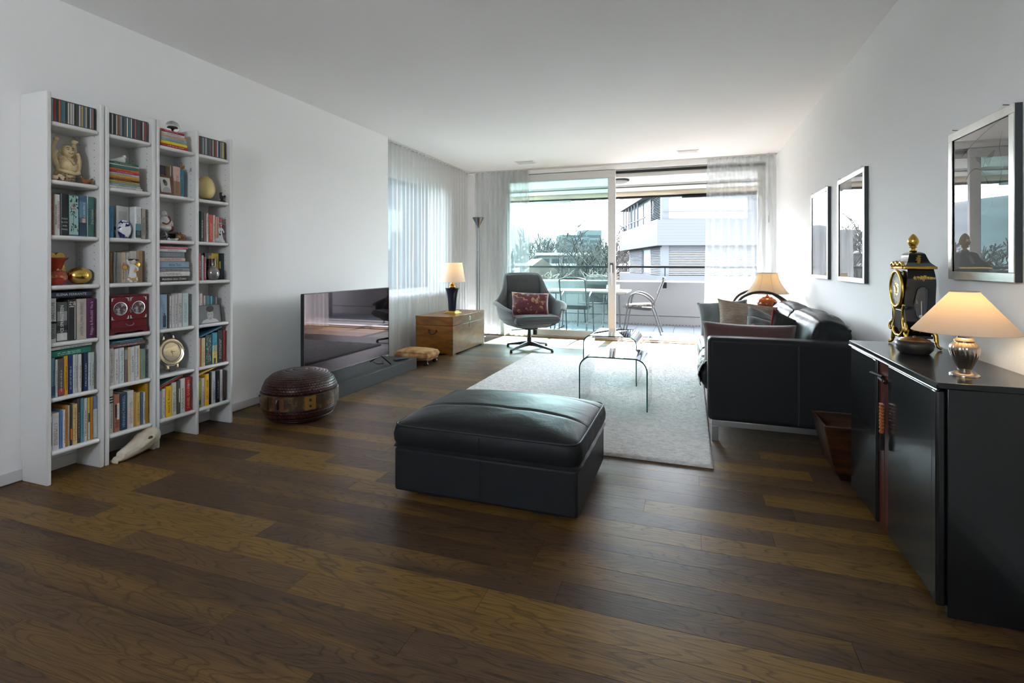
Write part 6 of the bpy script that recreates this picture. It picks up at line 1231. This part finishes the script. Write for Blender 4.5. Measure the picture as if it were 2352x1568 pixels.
for x in (-4.0, -2.62, -.50, .54, 2.1): 
    p = MB().box(x - .008, x + .008, -.012, .012, -.12, .25); p.build('post', railm, rail)
    MB().box(x - .035, x + .035, -.115, -.1, -.13, -.02).build('bracket', railm, rail)
r2_ = thing('balcony_railing', 'dark metal handrail of the side balcony behind the side window curtain', 'railing', (-4.98, 3, .82))
MB().box(-.03, .03, -6, 6.9, .245, .285).build('handrail', railm, r2_, bevel=.004)
for y_ in (0, 1.5, 3, 4.5, 6): MB().box(-.012, .012, y_ - .008, y_ + .008, 0, .25).build('post', railm, r2_)
cb = MB(); cb.box(-5.0, 3.4, 7.95, 9.50, 2.58, 2.9); cb.box(-5.0, 3.4, 9.50, 10.15, 2.545, 2.9); cb.box(-5.0, -3.85, 6.6, 7.95, 2.58, 2.9)
struct(cb.build('ceiling_balcony', mat('balcony_soffit', (.42, .415, .405), .85)))
struct(MB().box(1.5, 1.7, 7.95, 9.44, 0, 2.58).build('wall_balcony', conc))
aw = thing('rolled_awning', 'rolled cream fabric awning under the balcony ceiling edge', 'awning', (-.9, 9.6, 2.36))
MB().tube([(-3.9, 0, .085), (2.35, 0, .085)], .072, 18).build('fabric_roll', mat('cream_awning_cloth', (.34, .29, .22), .9, bump=.15, bscale=8, bstretch=(8, 1, 1)), aw, ang=180)
MB().box(-3.9, 2.35, -.10, .10, .158, .172).build('cover_profile', framem, aw); MB().box(-3.9, 2.35, -.115, -.095, .10, .16).build('front_profile', framem, aw)
MB().box(-3.9, 2.35, -.03, .06, -.012, .018).build('drop_bar', railm, aw, bevel=.004)
MB().box(.75, 2.2, -.06, -.03, -.045, -.008).build('arm', railm, aw, bevel=.004); MB().box(-3.6, -1.25, -.06, -.03, -.05, -.01).build('arm', alu, aw, bevel=.004)
cl = thing('ceiling_lamp', 'round flat lamp on the balcony ceiling', 'lamp', (-1.16, 8.85, 2.58))
MB().lathe([(.17, 0), (.175, -.012), (.165, -.03), (.16, -.03)], 32).build('ring', mat('lamp_ring_grey', (.03, .03, .03), .5), cl); MB().lathe([(.15, -.028), (.135, -.05), (.08, -.068), (0, -.075)][::-1], 32).build('diffuser', mat('opal', (.22, .215, .21), .4), cl)

# ---- balcony table and chairs
tubem = mat('silver_tube', (.085, .088, .092), .4, .6)
tb = thing('balcony_table', 'white topped balcony table with thin metal legs', 'table', (-1.70, 8.86, 0))
MB().box(-.71, .71, -.36, .36, .662, .692).build('table_top', mat('table_white', (.30, .295, .29), .4), tb, bevel=.004)
MB().box(-.69, .69, -.34, .34, .635, .662).build('apron', tubem, tb)
for sx in (-1, 1):
    for sy in (-1, 1): MB().tube([(sx * .50, sy * .28, .64), (sx * .52, sy * .28, .02)], .014, 8).build('leg', tubem, tb)
    MB().box(sx * .52 - .03, sx * .52 + .03, -.33, .33, 0, .03).build('foot', tubem, tb, bevel=.004)
bx_ = thing('white_basket', 'small white slatted basket standing on the balcony table', 'basket', (-1.27, 8.92, .692))
MB().box(-.10, .10, -.07, .07, 0, .012).build('bottom', white_gloss, bx_)
for i in range(9): MB().box(-.10 + i * .024, -.088 + i * .024, -.074, -.068, .0, .09).build('slat', white_gloss, bx_)
for i in range(9): MB().box(-.10 + i * .024, -.088 + i * .024, .068, .074, .0, .09).build('slat', white_gloss, bx_)
MB().box(-.105, .105, -.075, .075, .04, .05).build('band', white_gloss, bx_)
sling_m = sheer_mat('grey_mesh_sling', .35)
for _q in sling_m.node_tree.nodes:
    if _q.type in ('BSDF_DIFFUSE', 'BSDF_TRANSLUCENT'): _q.inputs[0].default_value = (.03, .035, .037, 1)
def balcony_chair(label, loc, rz, cushion=True):
    """stacking chair: tube loops for legs/arms, sling seat and back; faces +x"""
    t = thing('balcony_chair', label, 'chair', loc, rz, 'silver stacking chairs on the balcony'); W = .235
    for s in (-1, 1):
        y = s * W
        f = smooth_path([(.27, y, 0), (.20, y, .40), (.16, y, .60), (.08, y, .665), (-.06, y, .64), (-.17, y, .55), (-.21, y, .44)], 5)
        MB().tube(f, .0125, 8).build('front_leg_and_arm', tubem, t)
        MB().tube([(-.19, y * .96, .43), (-.24, y * .96, .30), (-.33, y * .96, 0)], .0125, 8).build('rear_leg', tubem, t)
        MB().tube(smooth_path([(.22, y * .9, .425), (-.12, y * .9, .40), (-.19, y * .9, .425), (-.25, y * .9, .58), (-.36, y * .9, .89)], 5), .012, 8).build('side_rail', tubem, t)
    MB().tube(smooth_path([(-.36, -W * .9, .89), (-.375, -W * .5, .915), (-.378, 0, .92), (-.375, W * .5, .915), (-.36, W * .9, .89)], 4), .012, 8).build('top_rail', tubem, t)
    MB().tube([(.22, -W * .9, .425), (.22, W * .9, .425)], .011, 8).build('cross_bar', tubem, t)
    prof = smooth_path([(.22, 0, .425), (-.10, 0, .40), (-.19, 0, .425), (-.25, 0, .58), (-.36, 0, .89)], 5)
    sl = MB().sheet(lambda u, v: (prof[round(v * (len(prof) - 1))][0], (u - .5) * W * 1.76, prof[round(v * (len(prof) - 1))][2]), 4, len(prof))
    sl.build('sling', sling_m, t, solid=.003, ang=180)
    if cushion:
        cs = mat('striped_cushion', (.16, .158, .155), .85, col2=(.06, .06, .062), vscale=14, vstretch=(1, 4, 1), vlo=.45, vhi=.55)
        MB().box(-.20, .25, -.20, .20, .445, .485).build('seat_cushion', cs, t, bevel=.016, seg=3, rot=(0, R(3.5), 0))
        q = MB().box(-.02, .02, -.20, .20, 0, .50); o = q.build('back_cushion', cs, t, bevel=.016, seg=3); o.location = (-.20, 0, .46); o.rotation_euler = (0, R(-20), 0)
    return t
balcony_chair('silver balcony chair with striped cushions beside the open door', (-.78, 8.72, 0), R(180))
balcony_chair('silver balcony chair seen from behind in front of the balcony table', (-1.80, 8.42, 0), R(90), False)
balcony_chair('silver balcony chair on the far side of the balcony table', (-1.72, 9.52, 0), R(-92), False)
balcony_chair('silver balcony chair at the left end of the balcony table', (-2.62, 8.95, 0), R(5), False)

# ------------------------------------------------------------------ outside
CX, CYW = math.cos(R(19.264)), math.sin(R(19.264))
def far(u, depth, z): 
    a = (u - 1176) / 1176; return (depth * (CX * a - CYW), depth * (CYW * a + CX), z)
GZ = -7.0
struct(MB().box(-900, 900, 14, 1500, GZ - 1, GZ).box(-900, -6.5, -300, 14, GZ - 1, GZ).build('ground', mat('winter_grass', (.05, .052, .038), .95, var=.25, vscale=.05)))
hm = MB()
def hill(u, v):
    x = -900 + 1500 * u; y = 420 + 500 * v
    h = (62 * math.exp(-((x + 560) / 210) ** 2) + 58 * math.exp(-((x + 300) / 150) ** 2) + 14 * math.exp(-((x + 100) / 200) ** 2) + 30 * math.exp(-((x - 420) / 200) ** 2)) * math.exp(-((y - 700) / 180) ** 2)
    return (x, y, GZ + h * 1.05 + mnoise.noise(Vector((x * .02, y * .02, 0))) * 3 - 1)
hm.sheet(hill, 60, 24); struct(hm.build('ground_hills', mat('wooded_hill', (.013, .017, .020), .95, var=.2, vscale=.03), ang=180))
hm = MB()
hm.sheet(lambda u, v: (-260 - 260 * v, -250 + 700 * u, GZ + 60 * math.sin(math.pi * min(1, v * 1.02)) ** 2 * (.7 + .3 * math.sin(u * 7)) - 1), 40, 16); struct(hm.build('ground_ridge', MATS['wooded_hill'], ang=180))

# neighbouring apartment house
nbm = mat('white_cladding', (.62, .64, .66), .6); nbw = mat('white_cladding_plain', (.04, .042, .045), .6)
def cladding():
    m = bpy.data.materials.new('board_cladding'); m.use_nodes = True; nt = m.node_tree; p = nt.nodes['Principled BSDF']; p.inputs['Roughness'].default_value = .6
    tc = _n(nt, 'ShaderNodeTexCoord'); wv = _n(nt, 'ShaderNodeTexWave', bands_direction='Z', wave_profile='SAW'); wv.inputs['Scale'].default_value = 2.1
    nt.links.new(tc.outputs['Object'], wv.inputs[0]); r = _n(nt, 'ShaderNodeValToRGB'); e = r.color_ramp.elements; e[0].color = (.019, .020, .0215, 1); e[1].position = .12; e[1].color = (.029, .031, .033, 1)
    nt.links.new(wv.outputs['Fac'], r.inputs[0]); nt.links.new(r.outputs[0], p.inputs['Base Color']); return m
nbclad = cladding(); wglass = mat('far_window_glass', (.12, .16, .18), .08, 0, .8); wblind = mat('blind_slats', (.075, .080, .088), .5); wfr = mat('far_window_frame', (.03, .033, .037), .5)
nx, ny, _ = far(1522, 26, 0)
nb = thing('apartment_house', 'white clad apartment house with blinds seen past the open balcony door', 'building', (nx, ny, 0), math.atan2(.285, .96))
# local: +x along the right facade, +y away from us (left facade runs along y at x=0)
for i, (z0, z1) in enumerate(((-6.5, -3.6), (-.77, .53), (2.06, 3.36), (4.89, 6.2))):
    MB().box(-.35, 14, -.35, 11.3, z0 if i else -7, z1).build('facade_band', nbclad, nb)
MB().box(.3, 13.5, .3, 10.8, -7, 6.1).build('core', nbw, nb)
for z0, z1, up in ((.53, 2.06, 0), (3.36, 4.89, 1), (-3.6, -.77, 0)):
    # right facade windows
    xs = ((.25, 4.4), (4.4, 6.1), (6.1, 10.5)) if up else ((.25, 4.6), (4.6, 6.4), (6.4, 11))
    for j, (x0, x1) in enumerate(xs):
        wi = MB().box(x0, x1, .18, .28, z0, z1).build('window', wglass if (up and j != 1) else wfr, nb)
        fb = MB(); frame_box(fb, 'y', x0, x1, z0, z1, .09, .12, .2); fb.build('window_frame', wfr if not up else nbw, wi)
        bl = MB(); n_ = 17 if not up else 5
        for q in range(n_):
            zz = z1 - .05 - q * .088
            if zz > z0 + .04: bl.add([(x0 + .06, .02, zz - .025), (x1 - .06, .02, zz - .025), (x1 - .06, .10, zz + .028), (x0 + .06, .10, zz + .028)], [(0, 1, 2, 3)])
        b_ = bl.build('blind', wblind, wi, smooth=False, solid=.006); b_['kind'] = 'stuff'
    if up: MB().tube([(0, -.2, z0 + .42), (13, -.2, z0 + .42)], .025, 6).build('guard_rail', wfr, nb)
    # left facade windows
    for j, (y0, y1, blind) in enumerate(((.3, 3.1, 1), (3.1, 5.2, 0), (5.2, 9.6, 1 if not up else 0))):
        wi = MB().box(.12, .28, y0, y1, z0, z1).build('window', wglass, nb)
        fb = MB(); frame_box(fb, 'x', y0, y1, z0, z1, .10, .08, .2); fb.build('window_frame', wfr if not up else nbw, wi)
        if blind:
            bl = MB()
            for q in range(17):
                zz = z1 - .05 - q * .088
                bl.add([(.0, y0 + .06, zz - .025), (.0, y1 - .06, zz - .025), (.09, y1 - .06, zz + .028), (.09, y0 + .06, zz + .028)], [(0, 1, 2, 3)])
            b_ = bl.build('blind', wblind, wi, smooth=False, solid=.006); b_['kind'] = 'stuff'
    MB().box(-.05, .3, -.05, .3, z0, z1).build('corner_post', wfr, nb)
for q in range(6): MB().tube([(-.2, 5.4 + q * 1.0, 3.36), (-.2, 5.4 + q * 1.0, 4.89)], .05, 6).build('balcony_post', wfr, nb)
MB().tube([(-.22, 3.2, 3.78), (-.22, 11, 3.78)], .04, 6).build('guard_rail', wfr, nb)

# distant tower block
tx, ty, _ = far(1330, 300, 0)
tw = thing('tower_block', 'pale residential tower block far beyond the bare trees', 'building', (tx, ty, GZ), R(30))
towm = mat('tower_wall', (.030, .035, .037), .8); toww = mat('tower_window', (.012, .014, .016), .4)
for (x0, x1, y0, y1, h) in ((-12, 3, -6, 6, 24.5), (1, 12, -5, 7, 27.5), (-3, 4, -7.5, -5, 22)):
    MB().box(x0, x1, y0, y1, 0, h).build('block', towm, tw)
    for q in range(2, 9):
        zz = q * 2.9
        if zz < h - 1:
            MB().box(x0 + .8, x1 - .8, y0 - .15, y0, zz, zz + 1.4).build('window', toww, tw)
            MB().box(x0 - .15, x0, y0 + .8, y1 - .8, zz, zz + 1.4).build('window', toww, tw)
            MB().box(x0 - 1, x0 + 3, y0 - 1.2, y0, zz - .7, zz + .1).build('balcony', towm, tw)
# lower flat roofed pavilion and gabled house
px_, py_, _ = far(1282, 62, 0)
pv = thing('flat_roof_house', 'flat roofed grey house beyond the balcony railing', 'building', (px_, py_, GZ), R(12))
MB().box(-2.2, 4.2, -2, 4, 0, 9.1).build('wall', mat('grey_boards', (.05, .05, .048), .8), pv); MB().box(-2.6, 4.6, -2.4, 4.4, 9.1, 9.4).build('roof', mat('pale_roof', (.12, .118, .112), .8), pv)
for i in range(5): MB().box(-1.8 + i * 1.15, -1.0 + i * 1.15, -2.06, -2.0, 7.6, 8.7).build('window', toww, pv)
MB().box(-4.5, 7.5, -6.5, -2.4, 7.9, 8.15).build('lower_roof', MATS['pale_roof'], pv); MB().box(-4, 7, -6, -2.0, 0, 7.9).build('lower_wall', MATS['grey_boards'], pv)
hx_, hy_, _ = far(1235, 58, 0)
gh = thing('gabled_house', 'small gabled house beyond the balcony railing', 'building', (hx_, hy_, GZ), R(25))
MB().box(-3, 3, -3, 5, 0, 6.4).build('wall', mat('cream_render', (.08, .075, .068), .8), gh)
MB().prism([(-3.4, 6.2), (3.4, 6.2), (0, 8.7)], -3.3, 5.3, 'y').build('roof', mat('brown_tiles', (.04, .032, .027), .8, var=.2, vscale=2), gh)
sx_, sy_ = -22, 33
sh = thing('tiled_roof_house', 'long low house with tiled roof beyond the side balcony', 'building', (sx_, sy_, GZ), R(-60))
MB().box(-7, 7, -22, 5, 0, 10.3).build('wall', mat('pale_render', (.028, .031, .034), .8), sh); MB().prism([(-7.8, 10.1), (7.8, 10.1), (0, 12.2)], -23, 5.8, 'y').build('roof', mat('red_brown_tiles', (.030, .026, .025), .8, var=.15, vscale=1.5), sh)
for i in range(6): MB().box(7.0, 7.06, -20 + i * 4, -18 + i * 4, 7.2, 8.8).build('window', toww, sh)
MB().box(7.8, 8.0, -23, 5.8, 10.0, 10.16).build('gutter', framem, sh)

# bare winter trees
def tree(label, loc, h, seed, spread=.5, mtl=None, group='bare winter trees beyond the balcony', name='bare_tree', lean=0):
    r2 = random.Random(seed); tr = MB(); br = MB(); mr_ = .0007 * math.hypot(loc[0], loc[1])
    def grow(p, d, ln, rad, lev, mb):
        k = 3; pts = [p]; q = p.copy(); dd = d.copy()
        for i in range(k):
            dd = (dd + Vector((r2.uniform(-1, 1), r2.uniform(-1, 1), r2.uniform(-.3, .5))) * .16).normalized(); q = q + dd * (ln / k); pts.append(q.copy())
        mb.tube(pts, [max(mr_, rad * (1 - .45 * i / k)) for i in range(k + 1)], 5 if lev < 2 else 3)
        if lev < 4:
            n = (5, 5, 4, 4)[lev]
            for i in range(n):
                t = .35 + .65 * (i + r2.random()) / n; ii = min(k - 1, int(t * k)); b = pts[ii].lerp(pts[ii + 1], t * k - ii)
                a = Vector((r2.uniform(-1, 1), r2.uniform(-1, 1), r2.uniform(-.1, .6))).normalized()
                grow(b, (dd * (.75) + a * (spread + .35)).normalized(), ln * r2.uniform(.48, .68), rad * .5, lev + 1, br)
    grow(Vector((0, 0, 0)), Vector((lean, 0, 1)).normalized(), h * .52, h * .02, 0, tr)
    t = thing(name, label, 'tree', loc, 0, group)
    bark = mtl or mat('bark_grey', (.022, .020, .018), .9)
    tr.build('trunk', bark, t, smooth=False); o = br.build('branches', bark, t, smooth=False); o['kind'] = 'stuff'
    return t
redtw = mat('twigs_reddish', (.045, .028, .020), .9); paletw = mat('twigs_pale', (.075, .066, .054), .9)
protos = [tree('spreading bare tree left of the distant tower block', far(1268, 70, GZ), 12.6, 3), tree('tall bare tree in front of the distant tower block', far(1352, 46, GZ), 11.8, 5, .6, None, 'bare winter trees beyond the balcony'),
          tree('slim bare tree just left of the sliding door edge', far(1385, 52, GZ), 12.4, 8, .4), tree('bare tree between the door edge and the apartment house', far(1425, 56, GZ), 12.6, 11, .45)]
more = [(1226, 80, 13, 21, 'bare tree at the left end of the tree line, by the left curtain'), (1242, 95, 13.4, 22, 'second bare tree from the left curtain in the tree line'), (1300, 88, 12.6, 23, 'bare tree directly below the left side of the tower block'),
        (1325, 76, 11.6, 24, 'bare tree below the middle of the tower block'), (1368, 84, 13.0, 25, 'bare tree at the right side of the tower block'), (1410, 90, 13.6, 26, 'thin bare tree standing behind the door stile'), (1433, 66, 11.8, 27, 'bare tree half hidden by the corner of the apartment house'),
        (1180, 70, 12.2, 28, 'bare tree dimly seen through the left balcony curtain'), (1140, 84, 13, 29, 'far bare tree dimly seen through the left balcony curtain')]
for u, dp, hh, sd_, lb in more: tree(lb, far(u, dp, GZ), hh, sd_, .5)
for u, dp, hh, sd_, mm, lb in ((1250, 34, 7.2, 31, redtw, 'reddish leafless shrub above the parapet near the armchair'), (1290, 32, 7.4, 32, redtw, 'reddish leafless shrub above the middle of the parapet'), (1330, 34, 7.5, 33, paletw, 'pale leafless shrub above the balcony table'),
                           (1370, 36, 7.6, 34, redtw, 'reddish leafless shrub left of the sliding door edge'), (1418, 44, 9.2, 35, paletw, 'pale fluffy tree right of the sliding door edge'), (1424, 46, 8.2, 36, redtw, 'reddish leafless shrub by the apartment house'), (1225, 40, 8.0, 37, paletw, 'pale leafless shrub beside the left curtain edge')):
    tree(lb, far(u, dp, GZ), hh, sd_, .85, mm, 'leafless shrubs beyond the parapet', 'leafless_shrub')

for _m in set(bpy.data.materials) - _before:                              # outdoor specular turned down so reflected sky does not wash surfaces out
    _p = _m.node_tree.nodes.get('Principled BSDF') if _m.node_tree else None
    if _p: _p.inputs['Specular IOR Level'].default_value = .06
